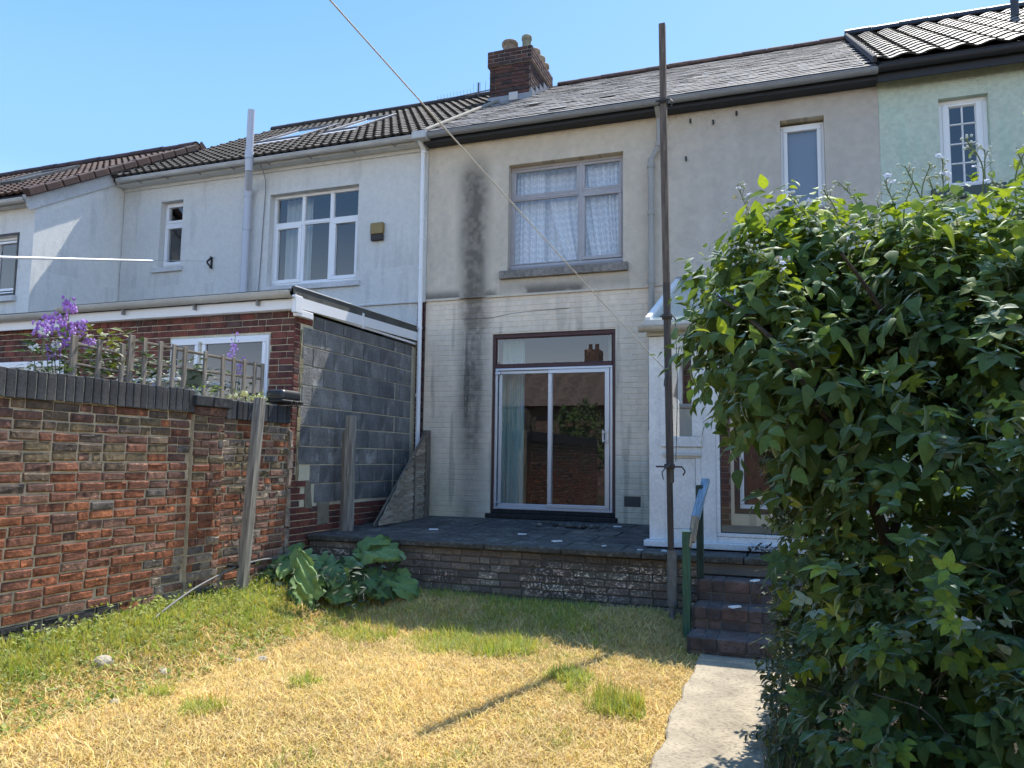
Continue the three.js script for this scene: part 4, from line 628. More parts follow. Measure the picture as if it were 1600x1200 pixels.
// ------------------------------------------------------------------ the white porch
const porch = thing('porch', 'white framed lean-to porch with sloping glass roof by the steps', 'porch', [0, 0, 0]);
{
  const z = 2.2, X1 = 1.35;
  const pv = std([0.93, 0.93, 0.91], { roughness: 0.4, map: retile(T.mottle, 0.9) });
  part('frame', porch, [rb(-1.41, -1.25, 0.80, 2.90, z - 0.07, z), rb(-0.885, -0.735, 0.80, 2.90, z - 0.07, z), rb(-1.25, -0.885, 2.82, 2.90, z - 0.07, z), rb(-0.735, X1, 2.80, 2.90, z - 0.07, z), rb(0.55, 0.68, 0.86, 2.80, z - 0.07, z), rb(-1.25, -0.885, 1.685, 1.745, z - 0.07, z), rb(-1.25, -0.885, 0.80, 0.875, z - 0.07, z), rb(-0.735, X1, 0.80, 0.86, z - 0.07, z)], pv);
  part('cill', porch, rb(-1.46, X1, 0.735, 0.80, z - 0.1, z + 0.06, 0.01), pv);
  part('window_sash', porch, ring(-1.285, -0.865, 1.75, 2.875, z - 0.03, z + 0.022, 0.105), pv);
  part('pane', porch, uvm(new THREE.PlaneGeometry(0.24, 0.95).translate(-1.075, 2.31, z - 0.01)), M.glass);
  part('transom_bead', porch, [rb(-1.27, -0.875, 1.655, 1.69, z, z + 0.02)], std([0.55, 0.54, 0.50], { roughness: 0.5 }));
  part('panel', porch, [bx(-1.19, -0.93, 0.90, 1.66, z - 0.03, z - 0.012), ...ring(-1.25, -0.885, 0.865, 1.69, z - 0.035, z - 0.003, 0.055)], pv);
  part('panel_bead', porch, ring(-1.197, -0.937, 0.918, 1.637, z - 0.012, z - 0.006, 0.006), std([0.2, 0.2, 0.2]));
  part('door_frame', porch, ring(-0.735, 0.55, 0.862, 2.80, z - 0.05, z + 0.008, 0.035), pv);
  part('door_bead', porch, ring(-0.70, 0.515, 0.897, 2.765, z - 0.03, z + 0.0, 0.01), std([0.05, 0.05, 0.05]));
  part('door_pane', porch, uvm(new THREE.PlaneGeometry(1.2, 1.86).translate(-0.09, 1.83, z - 0.02)), M.glass);
  // side wall, glazed above, and sloping roof
  part('side_frame', porch, [rb(-1.41, -1.35, 0.80, 2.9, 0.02, 0.08), rb(-1.41, -1.35, 1.66, 1.72, 0.08, z - 0.07), rb(-1.41, -1.35, 2.83, 2.9, 0.08, z - 0.07), bx(-1.395, -1.365, 0.8, 1.66, 0.08, z - 0.07)], pv);
  part('side_pane', porch, uvm(new THREE.PlaneGeometry(2.05, 1.1).rotateY(-Math.PI / 2).translate(-1.38, 2.275, 1.1)), M.glass);
  const a = [2.95, z + 0.06], b = [3.95, 0.03], rl = (x, w, h, m) => bar(V(x, a[0] + h, a[1]), V(x, b[0] + h, b[1]), w, 0.05, V(1, 0, 0));
  part('roof_bar', porch, [bar(V(-1.40, 3.06, z + 0.1), V(-1.40, 3.98, 0.05), 0.07, 0.055, V(1, 0, 0)), ...[-0.75, -0.1, 0.55, 1.2].map(x => bar(V(x, 3.05, z + 0.08), V(x, 3.97, 0.05), 0.055, 0.045, V(1, 0, 0)))], M.upvc);
  const ang = Math.atan2(0.92, z + 0.05), rgl = new THREE.MeshPhysicalMaterial({ color: col(0.75, 0.85, 0.83), transmission: 0.75, thickness: 0, roughness: 0.12, ior: 1.6 });
  for (const [x0, x1] of [[-1.37, -0.78], [-0.72, -0.13], [-0.07, 0.52], [0.58, 1.17]]) part('roof_pane', porch, uvm(new THREE.BoxGeometry(x1 - x0, 0.012, 2.36).rotateX(ang).translate((x0 + x1) / 2, 3.51, (z + 0.13) / 2)), rgl);
  part('lead_flashing', porch, bx(-1.42, X1, 3.95, 4.04, 0.016, 0.05), M.gutterGrey);
  part('eaves_beam', porch, [rb(-1.43, X1, 2.905, 2.95, z - 0.08, z + 0.03), rb(-1.44, X1, 2.98, 3.06, z + 0.03, z + 0.12)], std([0.62, 0.61, 0.57], { roughness: 0.5, map: retile(T.mottle, 1.4) }));
  part('gutter', porch, gutter(-1.46, X1, 2.99, z + 0.12, 0.055), std([0.50, 0.49, 0.45], { roughness: 0.5, map: retile(T.mottle, 1.4) }));
  // inside: bare brick back wall, floor, pale things standing on the cill
  const bw = part('inner_brick_wall', porch, bx(-1.35, -0.76, 0.78, 3.5, 0.006, 0.012), M.mortarDark);
  brickField(bw, courses(-1.34, -0.76, 0.8, 2.95, { tone: () => weighted([2, 2, 1]) }).map(b => ({ ...b, z: 0.01 })), brickMats([[0.15, 0.06, 0.045], [0.11, 0.05, 0.042], [0.09, 0.05, 0.045]]), { max: 120, depth: 0.014 });
  part('floor', porch, bx(-1.34, 1.3, 0.78, 0.815, 0.1, z - 0.1), std([0.30, 0.30, 0.28], { map: retile(T.conc, 1.2) }));
  const tw = thing('storage_box', 'pale tall box standing inside the porch behind its narrow window', 'box', [-1.1, 0.815, 1.7]);
  part('box_body', tw, rb(-0.09, 0.10, 0, 1.35, -0.15, 0.15, 0.02), std([0.60, 0.58, 0.50])); part('lid', tw, rb(-0.10, 0.11, 1.351, 1.40, -0.16, 0.16, 0.02), std([0.5, 0.49, 0.45]));
}

// ------------------------------------------------------------------ poles, posts, lines
{
  const p = thing('washing_line_pole', 'tall thin brown pole standing between patio wall and steps', 'pole', [-1.08, 0.1, 2.9]);
  const up = (y, o = 0) => V(-0.06 * (y - 0.1) / 5.82 + o, y - 0.1, 0);
  part('wooden_shaft', p, bar(up(3.3), up(5.92), 0.062, 0.062, V(0, 0, 1)), std([0.27, 0.215, 0.175], { map: T.wood, bumpMap: T.woodBump, bumpScale: 0.003 }));
  part('steel_shaft', p, capTube(up(0.6), up(4.95, -0.01), 0.029, 14), std([0.085, 0.072, 0.066], { roughness: 0.6, map: retile(T.brick, 2) }));
  part('upper_wood', p, bar(up(1.4, 0.012), up(3.4, 0.008), 0.05, 0.055), std([0.18, 0.155, 0.135], { map: T.wood, bumpMap: T.woodBump, bumpScale: 0.003 }));
  part('concrete_sleeve', p, [cyl(0.046, 0.043, 0.50, 0, 0.18, 0, 16), cyl(0.03, 0.03, 0.25, 0, -0.06, 0, 12)], std([0.27, 0.28, 0.30], { map: retile(T.conc, 2), roughness: 0.7 }));
  const hook = (y, w) => part('clamp', p, [cyl(0.05, 0.05, 0.045, up(y).x, y - 0.12, 0, 12), bar(V(up(y).x - w, y - 0.1, 0.05), V(up(y).x + w, y - 0.1, 0.05), 0.016, 0.016), tube([V(up(y).x + w, y - 0.1, 0.05), V(up(y).x + w + 0.03, y - 0.14, 0.06), V(up(y).x + w + 0.01, y - 0.18, 0.06)], 0.007, 5)], std([0.045, 0.035, 0.03], { roughness: 0.6 }));
  hook(5.11, 0.07); hook(2.97, 0.06); hook(1.55, 0.12);
  part('cleat_rope', p, [tube([V(0.0, 1.48, 0.05), V(-0.07, 1.40, 0.08), V(-0.06, 1.33, 0.08)], 0.006, 5), tube([V(-0.03, 2.34, 0.05), V(-0.045, 2.26, 0.07), V(-0.05, 2.20, 0.06)], 0.007, 5), tube([V(0.055, 2.85, 0.05), V(0.07, 2.2, 0.05), V(0.05, 1.5, 0.05)], 0.004, 5)], std([0.10, 0.10, 0.10]));
}
{
  const a = V(-1.125, 2.46, 2.96), b = V(-1.643, 3.376, 7.777), pts = []; for (let i = 0; i <= 12; i++) { const t = i / 12 * 1.5; pts.push(a.clone().lerp(b, t).add(V(0, -0.03 * Math.sin(Math.PI * Math.min(1, t / 1.5)), 0))); }
  tag(part('washing_line', scene, tube(pts, 0.0036, 7, 60), std([0.52, 0.50, 0.46], { roughness: 0.8 })), 'pale cord running from the tall brown pole up out of sight', 'washing line'); scene.children.at(-1).name = numbered('washing_line');
}
{
  const o = thing('washing_line', 'thin wire with white sleeve stretched to white house wall bracket', 'washing line', [-9.17, 4.83, 0.06]);
  const e = V(0.49, -0.96, 3.95);
  part('wire', o, tube([V(-0.04, 0, 0.1), e.clone().multiplyScalar(0.7), e.clone().multiplyScalar(1.4)], 0.005, 5), std([0.5, 0.5, 0.5]));
  part('sleeve', o, capTube(e.clone().multiplyScalar(0.346), e.clone().multiplyScalar(1.35), 0.017, 8), M.upvc);
}
{
  const p = thing('fence_post', 'weathered timber post leaning before the old brick wall', 'post', [-4.98, 0.05, 4.04]);
  part('shaft', p, [bar(V(-0.02, 0, 0.0), V(0.03, 2.12, -0.10), 0.085, 0.085)], M.greyWood);
  const q = thing('fence_post', 'weathered timber post standing against the grey block wall', 'post', [-5.04, 0.70, 2.1]);
  part('shaft', q, [bar(V(0, 0, 0), V(0.0, 1.40, 0.02), 0.10, 0.09)], M.greyWood); part('arris', q, bar(V(-0.065, 0, 0.03), V(-0.065, 1.22, 0.04), 0.04, 0.06), M.wood);
  const r = thing('fence_post', 'short timber post beside the cut fence panel at house corner', 'post', [-5.0, 0.74, 0.17]);
  part('shaft', r, bar(V(0.02, 0, 0), V(0.02, 1.26, 0), 0.09, 0.09), M.wood);
}
{
  // fence panel cut to a slope: wavy-edged boards on battens, x' = distance from the house
  const f = thing('broken_fence', 'broken waney lap fence section cut to a slope beside house', 'fence', [-4.965, 0.745, 0.24], Math.PI / 2 * 0 - Math.PI / 2); // local x = +z
  const bm = [[0.62, 0.51, 0.38], [0.76, 0.64, 0.49], [0.46, 0.385, 0.295]].map(c => std(c, { map: Object.assign(retile(T.wood, 1), { rotation: Math.PI / 2 }), bumpMap: T.woodBump, bumpScale: 0.004 }));
  const top = x => 1.17 * clamp(1 - (x - 0.12) / 1.36, 0, 1);
  for (let i = 0; i < 17; i++) {
    const y0 = 0.0 + i * 0.098, slope = 0.30, ph = R() * 6, lo = [], hi = [];
    for (let k = 0; k <= 24; k++) {
      const x = 1.46 * k / 24, wob = 0.014 * Math.sin(x * 7 + ph) + 0.006 * Math.sin(x * 17 + ph * 2), l = Math.max(0.004, y0 - x * slope + wob), h = Math.min(y0 - x * slope + 0.125, top(x) + 0.01);
      if (h > l + 0.012) { lo.push([x, l]); hi.unshift([x, h]); }
    }
    if (lo.length < 2) continue;
    const s = new THREE.Shape(); [...lo, ...hi].forEach((p, k) => k ? s.lineTo(...p) : s.moveTo(...p));
    const o = part('board', f, uvm(new THREE.ExtrudeGeometry(s, { depth: 0.014, bevelEnabled: false }).translate(0, -y0, 0)), pick(bm)); o.position.set(0, y0, -0.028); o.rotation.x = 0.24;
  }
  part('batten', f, [bar(V(0.42, 0, -0.055), V(0.42, 0.9, -0.055), 0.035, 0.02), bar(V(0.80, 0, -0.055), V(0.80, 0.56, -0.055), 0.035, 0.02)], M.wood);
  part('edge_rail', f, bar(V(1.46, 0.0, -0.04), V(0.13, 1.17, -0.04), 0.035, 0.025), M.wood);
  part('frame_rail', f, bar(V(0.03, 0, -0.03), V(0.03, 1.22, -0.03), 0.05, 0.04), M.wood);
}
{
  const t = thing('hose', 'thin dark hose slanting down the foot of the brick wall', 'hose', [-5.06, 0, 4.0]);
  part('pipe', t, tube([V(0.02, 0.545, -0.65), V(0.02, 0.56, -0.3), V(0.02, 0.53, 0.12), V(0.08, 0.42, 0.7), V(0.20, 0.28, 1.25), V(0.34, 0.16, 1.62), V(0.44, 0.04, 1.9)], 0.010, 8, 40), std([0.13, 0.13, 0.13], { roughness: 0.65 }));
  part('clip', t, [bx(-0.08, 0.05, 0.535, 0.56, -0.2, -0.17), bx(-0.08, 0.05, 0.53, 0.555, 0.05, 0.08)], M.black);
}
{
  const a = thing('alarm_box', 'small yellowed alarm box on the white wall beside window', 'alarm box', [-5.975, 5.05, 0.016]);
  part('cover', a, rb(-0.11, 0.11, -0.02, 0.16, 0, 0.07, 0.012), std([0.34, 0.24, 0.085], { roughness: 0.6, map: retile(T.mottle, 3) })); part('lower_cover', a, rb(-0.105, 0.105, -0.12, -0.022, 0, 0.06, 0.012), std([0.035, 0.03, 0.028], { roughness: 0.7 }));
  const b = thing('television_aerial', 'thin comb-like television aerial on the ridge beside the chimney', 'aerial', [-6.0, RY - 0.1, RZ + 0.1]);
  const am = std([0.10, 0.10, 0.11], { roughness: 0.5 });
  part('mast', b, capTube(V(0, 0, 0), V(0, 0.42, 0), 0.018), am); part('boom', b, bar(V(-0.95, 0.17, 0), V(0.55, 0.24, 0.0), 0.018, 0.018), am);
  for (let i = 0; i < 14; i++) part('element', b, bar(V(-0.93 + i * 0.075, 0.175 + i * 0.0035, 0), V(-0.93 + i * 0.075, 0.275 + i * 0.0035 + (i > 10 ? 0.1 : 0), 0.02), 0.006, 0.006), am);
  for (let i = 0; i < 4; i++) part('reflector', b, bar(V(0.15 + i * 0.1, 0.2, 0), V(0.17 + i * 0.13, 0.42, 0.02), 0.007, 0.007), am);
}
{
  const b = thing('plastic_tub', 'black upturned plastic tub on the end of the wall', 'tub', [-5.18, 2.16, 3.26]);
  part('tub_body', b, new RoundedBoxGeometry(0.24, 0.13, 0.34, 4, 0.05).translate(0, 0.085, 0), std([0.03, 0.033, 0.035], { roughness: 0.4 }));
  part('rim', b, new RoundedBoxGeometry(0.27, 0.03, 0.37, 2, 0.012).translate(0, 0.022, 0), std([0.02, 0.022, 0.024], { roughness: 0.5 }));
  part('handle', b, [0.02, -0.08].map(z => new THREE.TorusGeometry(0.03, 0.007, 6, 14).rotateY(Math.PI / 2).translate(0.14, 0.0, z)), M.black);
}
// trellis on the wall top: two panels of square slats
function trellis(label, zs, ys, y0, y1, railZ) {
  const t = thing('trellis', label, 'trellis', [-5.33, 2.02, 0], 0, undefined);
  const tm = [[0.50, 0.44, 0.37], [0.44, 0.385, 0.32], [0.56, 0.50, 0.43]].map(c => std(c, { map: T.wood, bumpMap: T.woodBump, bumpScale: 0.003 }));
  zs.forEach((z, i) => part('slat', t, bar(V(0, -0.05, z), V(0.01 * (R() - 0.5), (typeof y1 === 'function' ? y1(z) : y1) - 2.02, z + 0.02 * (R() - 0.5)), 0.022, i ? 0.044 : 0.06, V(0, 0, 1)), pick(tm)));
  ys.forEach(([ya, yb]) => part('rail', t, bar(V(-0.022, ya - 2.02, railZ[0]), V(-0.022, yb - 2.02, railZ[1]), 0.02, 0.05, V(1, 0, 0)), pick(tm)));
}
trellis('short grey timber trellis panel on wall beside tall purple flowers', [5.74, 5.51, 5.28], [[2.47, 2.45], [2.31, 2.29]], 2.2, 2.53, [5.78, 5.22]);
trellis('long grey timber trellis panel along wall top, nearer the extension', [5.19, 5.03, 4.86, 4.71, 4.56, 4.3, 4.04, 3.89, 3.73, 3.57, 3.44], [[2.58, 2.56], [2.40, 2.42]], 2.2, z => 2.62 - 0.02 * (5.2 - z), [5.2, 3.42]);
// ------------------------------------------------------------------ plants
function leafGeo(L, W, { fold = 0.25, curl = 0.3, n = 4, serr = 0, wave = 0, tip = 1 } = {}) { // base at the origin, pointing along +y, face towards +z
  const P = [], U = [], I = []; for (let i = 0; i <= n; i++) { const t = i / n, w = W / 2 * Math.pow(Math.sin(Math.PI * Math.pow(t, 0.8) * 0.985 + 0.03), tip) * (1 + serr * (i % 2 ? 1 : -1)), y = L * t, z = -curl * L * t * t; for (const s of [-1, -0.5, 0, 0.5, 1]) { P.push(s * w, y - Math.abs(s) * w * 0.15, z + fold * Math.abs(s) * w + wave * Math.sin(t * 9 + s * 3) * L); U.push(0.5 + s * 0.5, t); } }
  for (let i = 0; i < n; i++) for (let k = 0; k < 4; k++) { const a = i * 5 + k; I.push(a, a + 1, a + 6, a, a + 6, a + 5); }
  const g = new THREE.BufferGeometry(); g.setAttribute('position', new THREE.Float32BufferAttribute(P, 3)); g.setAttribute('uv', new THREE.Float32BufferAttribute(U, 2)); g.setIndex(I); g.computeVertexNormals(); return g;
}
T.leaf = tex(128, (u, v) => { const m = Math.abs(u - 0.5), vein = Math.abs(((v * 9 - m * 7) % 1 + 1) % 1 - 0.5), k = 0.93 + 0.2 * (fbm(u, v, 6, 4, 401) - 0.5) - 0.10 * sstep(0.12, 0.0, vein); const mid = sstep(0.035, 0.012, m); return [lerp(k, 1.0, mid * 0.8), lerp(k, 1, mid * 0.6), lerp(k * 0.9, 0.9, mid * 0.6)]; }, { color: true });
const leafMat = (c, o = {}) => new THREE.MeshPhysicalMaterial({ color: col(...c), map: T.leaf, bumpMap: T.leaf, bumpScale: 0.001, roughness: 0.86, transmission: 0.5, thickness: 0, ior: 1.35, side: THREE.DoubleSide, ...o });
const UPV = V(0, 1, 0), Q = (...a) => new THREE.Quaternion(...a);
function orient(dir, normal) { const y = dir.clone().normalize(), z = normal.clone().addScaledVector(y, -normal.dot(y)).normalize(), x = y.clone().cross(z); return Q().setFromRotationMatrix(new THREE.Matrix4().makeBasis(x, y, z)); }
function randDir() { const a = R() * 6.283, y = R() * 2 - 1, s = Math.sqrt(1 - y * y); return V(s * Math.cos(a), y, s * Math.sin(a)); }
// leaves: list of {p, q, s, c}; nearest become meshes, others one instanced mesh
function leafSet(parent, list, geos, mats, { name = 'leaf', max = 300, mass = 'foliage', near = true } = {}) {
  parent.updateWorldMatrix(true, false);
  if (near) { for (const l of list) l.far = l.p.clone().applyMatrix4(parent.matrixWorld).distanceTo(EYE) - l.s * 4; list.sort((a, b) => a.far - b.far); }
  list.slice(0, max).forEach(l => { const o = new THREE.Mesh(geos[l.g || 0], mats[l.m || 0]); o.name = name; o.position.copy(l.p); o.quaternion.copy(l.q); o.scale.setScalar(l.s); parent.add(o); });
  const rest = list.slice(max); if (!rest.length) return;
  const by = {}; for (const l of rest) (by[l.g || 0] ||= []).push(l);
  const white = leafMat([1, 1, 1], { transmission: mats[0].transmission, roughness: mats[0].roughness }); const c = new THREE.Color(), m4 = new THREE.Matrix4();
  for (const g of Object.keys(by)) { const L = by[g], im = new THREE.InstancedMesh(geos[g], white, L.length); L.forEach((l, i) => { im.setMatrixAt(i, m4.compose(l.p, l.q, V(l.s, l.s, l.s))); im.setColorAt(i, c.copy(mats[l.m || 0].color)); }); im.name = mass; im.userData.kind = 'stuff'; parent.add(im); }
}
const stemMat = (c) => std(c, { roughness: 0.8 });
// a shell-weighted cloud of leaves in ellipsoids
function cloud(blobs, n, { shell = 0.55, size = [0.8, 1.3], droop = 0.4, mats = [1], gs = [1], topLight = [], clip, shoot = 0.2, leaves = 7, up = 1 } = {}) {
  const out = [], vol = blobs.map(b => Math.pow(b[3] * b[4] * b[5], 0.8)), tot = vol.reduce((a, b) => a + b); let guard = 0;
  while (out.length < n && guard++ < n * 12) {
    let x = R() * tot, i = 0; while (x > vol[i] && i < blobs.length - 1) x -= vol[i++];
    const b = blobs[i], d = randDir(), k = Math.pow(lerp(shell, 1, Math.pow(R(), 0.6)), 1), lump = 0.82 + 0.34 * fbm(0.5 + d.x * 0.23 + i * 0.1, 0.5 + d.y * 0.23 + d.z * 0.15, 12, 3, 500 + i);
    const p = V(b[0] + d.x * b[3] * k * lump, b[1] + d.y * b[4] * k * lump, b[2] + d.z * b[5] * k * lump);
    if (p.y < 0.03 || (clip && clip(p))) continue;
    let inside = 0; for (const c of blobs) if (c !== b && Math.hypot((p.x - c[0]) / c[3], (p.y - c[1]) / c[4], (p.z - c[2]) / c[5]) < shell) inside = 1; if (inside && R() < 0.85) continue;
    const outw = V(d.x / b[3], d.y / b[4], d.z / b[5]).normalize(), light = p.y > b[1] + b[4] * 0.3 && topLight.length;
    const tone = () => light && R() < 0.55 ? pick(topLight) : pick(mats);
    if (R() < 0.10) { // a single leaf deep in the bush
      const nrm = outw.clone().multiplyScalar(0.6).add(V(0, 0.75, 0)).add(randDir().multiplyScalar(0.6)).normalize();
      out.push({ p, q: orient(outw.clone().multiplyScalar(0.5).add(V(0, -droop * R(), 0)).add(randDir().multiplyScalar(0.8)), nrm), s: rr(...size), m: tone(), g: pick(gs) });
      continue;
    }
    const stem = outw.clone().multiplyScalar(0.8).add(V(0, rr(-0.15, 0.75) * up, 0)).add(randDir().multiplyScalar(0.65)).normalize(), len = shoot * rr(0.45, 1.5), nl = Math.round(leaves * rr(0.6, 1.4)), side = stem.clone().cross(randDir()).normalize(), sz = rr(...size), drp = droop * R();
    for (let k = 0; k < nl; k++) {
      const t = (k + 0.5) / nl, sd = side.clone().applyAxisAngle(stem, k * 2.4 + rr(-0.4, 0.4)), at = p.clone().addScaledVector(stem, len * t).add(V(0, -0.35 * drp * len * t * t, 0));
      const dir = stem.clone().multiplyScalar(0.35 + 0.5 * t).add(sd).add(V(0, -drp * 0.9, 0)).normalize();
      const nrm = V(0, 1, 0).addScaledVector(stem, 0.35).addScaledVector(outw, 0.25).add(randDir().multiplyScalar(0.5)).normalize();
      if (at.y > 0.02 && !(clip && clip(at))) out.push({ p: at, q: orient(dir, nrm), s: sz * rr(0.75, 1.1) * (1 - 0.35 * t * t), m: tone(), g: pick(gs) });
    }
  }
  return out;
}
function cane(pts, r0, r1, mat, parent, name = 'stem') { const c = new THREE.CatmullRomCurve3(pts), n = pts.length * 5, g = new THREE.TubeGeometry(c, n, 1, 6, false), p = g.attributes.position; for (let i = 0; i <= n; i++) { const ctr = c.getPointAt(i / n), r = lerp(r0, r1, i / n); for (let k = 0; k < 7; k++) { const j = i * 7 + k; p.setXYZ(j, ctr.x + (p.getX(j) - ctr.x) * r, ctr.y + (p.getY(j) - ctr.y) * r, ctr.z + (p.getZ(j) - ctr.z) * r); } } return part(name, parent, g, mat); }

// --- the fruit tree with broad leaves leaning over the path
const appleM = [[0.135, 0.225, 0.05], [0.165, 0.26, 0.052], [0.105, 0.185, 0.046], [0.30, 0.41, 0.036], [0.42, 0.52, 0.038], [0.15, 0.235, 0.08]].map(c => leafMat(c));
{
  const t = thing('apple_tree', 'broad-leaved fruit tree leaning over the path by the porch', 'tree', [0.32, 0, 5.7]);
  const bark = std([0.12, 0.095, 0.07], { map: T.wood, bumpMap: T.woodBump, bumpScale: 0.008 });
  cane([V(0.22, 0, 0.1), V(0.16, 0.6, 0.15), V(0.10, 1.2, 0.35), V(-0.12, 1.75, 0.45), V(-0.35, 2.3, 0.1)], 0.05, 0.018, bark, t, 'trunk');
  for (const [a, b, c] of [[V(0.10, 1.2, 0.35), V(0.3, 1.8, 0.1), V(0.4, 2.6, -0.2)], [V(-0.1, 1.7, 0.45), V(-0.4, 2.2, 0.5), V(-0.7, 2.5, 0.3)], [V(0.13, 0.9, 0.2), V(-0.05, 1.5, -0.2), V(-0.3, 2.2, -0.5)], [V(-0.2, 2.0, 0.3), V(-0.1, 2.5, 0.2), V(0.05, 3.0, 0)], [V(0.3, 1.8, 0.1), V(0.1, 2.3, 0.5), V(-0.1, 2.55, 0.8)]]) cane([a, b, c], 0.02, 0.007, bark, t, 'limb');
  const geos = [leafGeo(0.135, 0.082, { fold: 0.22, curl: 0.30, n: 5 }), leafGeo(0.12, 0.066, { fold: 0.4, curl: 0.15, n: 5 }), leafGeo(0.145, 0.085, { fold: 0.1, curl: 0.55, n: 5, wave: 0.02 }), leafGeo(0.11, 0.075, { fold: -0.15, curl: 0.8, n: 5, wave: 0.03 })];
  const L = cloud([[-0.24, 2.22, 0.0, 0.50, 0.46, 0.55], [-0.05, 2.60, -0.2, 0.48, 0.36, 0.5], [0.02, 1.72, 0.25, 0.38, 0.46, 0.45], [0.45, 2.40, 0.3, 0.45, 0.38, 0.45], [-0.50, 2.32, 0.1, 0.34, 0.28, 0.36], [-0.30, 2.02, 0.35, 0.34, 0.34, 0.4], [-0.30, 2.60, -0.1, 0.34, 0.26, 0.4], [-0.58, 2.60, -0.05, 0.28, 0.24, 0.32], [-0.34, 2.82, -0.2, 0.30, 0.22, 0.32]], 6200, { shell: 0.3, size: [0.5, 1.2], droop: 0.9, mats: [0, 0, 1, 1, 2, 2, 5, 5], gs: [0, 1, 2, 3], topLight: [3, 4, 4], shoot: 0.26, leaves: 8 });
  leafSet(t, L, geos, appleM);
  const ap = part('apple', t, new THREE.LatheGeometry([[0.001, 0.006], [0.012, 0], [0.026, 0.01], [0.032, 0.028], [0.028, 0.046], [0.014, 0.054], [0.002, 0.048]].map(p => new THREE.Vector2(...p)), 16), std([0.16, 0.20, 0.05], { roughness: 0.4 })); ap.position.set(0.02, 1.48, 0.72);
}
// --- the bramble: arching canes, three-part leaves, buds and white flowers
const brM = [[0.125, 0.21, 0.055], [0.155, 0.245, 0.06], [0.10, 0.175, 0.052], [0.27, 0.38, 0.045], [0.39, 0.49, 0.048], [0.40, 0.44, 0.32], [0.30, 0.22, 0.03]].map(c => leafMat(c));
{
  const t = thing('bramble', 'large tangled bramble bush with small white flowers along the path', 'bush', [0.9, 0, 6.0]);
  const lf = (s, a, x, y) => leafGeo(0.09 * s, 0.058 * s, { fold: 0.3, curl: 0.25, n: 4, serr: 0.04 }).rotateZ(a).translate(x, y, 0);
  const tri = mergeAll([lf(1.1, 0, 0, 0.03), lf(0.95, 1.15, -0.004, 0.022), lf(0.95, -1.15, 0.004, 0.022)]), five = mergeAll([lf(1.1, 0, 0, 0.03), lf(0.95, 0.95, -0.004, 0.022), lf(0.95, -0.95, 0.004, 0.022), lf(0.7, 2.0, -0.004, 0.012), lf(0.7, -2.0, 0.004, 0.012)]), single = leafGeo(0.085, 0.058, { fold: 0.4, curl: 0.2, n: 4, serr: 0.04 }), curled = leafGeo(0.075, 0.055, { fold: -0.2, curl: 0.9, n: 4, serr: 0.05, wave: 0.04 });
  const blobs = [[0.0, 2.28, -0.35, 0.85, 0.50, 0.75], [-0.32, 1.25, -0.25, 0.58, 1.05, 0.9], [0.55, 1.45, 0.30, 0.75, 1.2, 0.75], [-0.30, 0.55, 0.45, 0.54, 0.65, 0.6], [0.6, 0.6, 0.9, 0.65, 0.7, 0.6], [1.3, 1.8, -0.2, 0.8, 0.95, 0.8], [0.62, 2.52, -0.4, 0.62, 0.40, 0.6], [-0.28, 2.52, -0.3, 0.45, 0.34, 0.5]];
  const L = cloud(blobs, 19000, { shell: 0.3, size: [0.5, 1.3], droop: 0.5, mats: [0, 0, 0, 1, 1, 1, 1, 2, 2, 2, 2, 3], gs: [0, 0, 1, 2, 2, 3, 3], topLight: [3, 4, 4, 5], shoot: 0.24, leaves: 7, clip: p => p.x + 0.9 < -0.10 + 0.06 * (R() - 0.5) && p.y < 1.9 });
  for (let i = 0; i < 26; i++) { const l = L[Math.floor(R() * L.length)]; l.m = 6; }
  leafSet(t, L, [tri, five, single, curled], brM);
  const cm = stemMat([0.07, 0.06, 0.035]), gm = stemMat([0.16, 0.19, 0.075]), dm = stemMat([0.10, 0.085, 0.065]);
  // dead canes in the dark inside
  for (let i = 0; i < 26; i++) { const a = V(rr(-0.4, 0.9), rr(0.05, 0.6), rr(0.0, 0.6)), b = a.clone().add(V(rr(-0.3, 0.4), rr(0.3, 0.8), rr(-0.1, 0.3))), c = b.clone().add(V(rr(-0.3, 0.4), rr(-0.1, 0.5), rr(-0.2, 0.3))); cane([a, b, c], 0.0042, 0.0022, pick([cm, dm, dm]), t, 'cane'); }
  // flowering canes above the top: [x, z, height of the tip] from this bush's base
  const petal = leafGeo(0.017, 0.015, { fold: 0.15, curl: -0.1, n: 3 }), white = std([0.78, 0.74, 0.74], { roughness: 0.9, side: THREE.DoubleSide }), bud = std([0.46, 0.48, 0.32], { roughness: 0.9 }), budPale = std([0.62, 0.62, 0.52], { roughness: 0.9 });
  const flower = (p, q) => { const g = []; for (let k = 0; k < 5; k++) { const e = petal.clone().rotateX(-0.25).rotateZ(k * 1.2566); g.push(e); } g.push(new THREE.SphereGeometry(0.005, 6, 5)); const o = part('flower', t, g, white); o.position.copy(p); o.quaternion.copy(q); o.scale.setScalar(rr(1.0, 1.4)); };
  const budG = new THREE.SphereGeometry(0.0072, 7, 5).scale(1, 1.2, 1);
  const tips = [[-1.18, -0.35, 3.22, 1], [-1.12, -0.25, 3.02, 1], [-0.62, -0.5, 3.22, 0], [-0.42, -0.55, 3.12, 0], [-0.08, -0.55, 3.32, 1], [0.02, -0.45, 3.38, 0], [0.14, -0.6, 3.36, 1], [0.24, -0.4, 3.28, 1], [-0.18, -0.3, 3.2, 1], [0.36, -0.5, 3.36, 0], [0.48, -0.6, 3.3, 0], [0.55, -0.4, 3.15, 0], [-0.8, -0.2, 2.92, 0], [-0.3, 0.0, 2.75, 0], [0.1, 0.1, 2.6, 0], [0.3, 0.2, 2.7, 0], [-0.55, 0.15, 2.5, 0], [-0.95, 0.2, 2.62, 1], [-0.3, 0.75, 1.0, 1]];
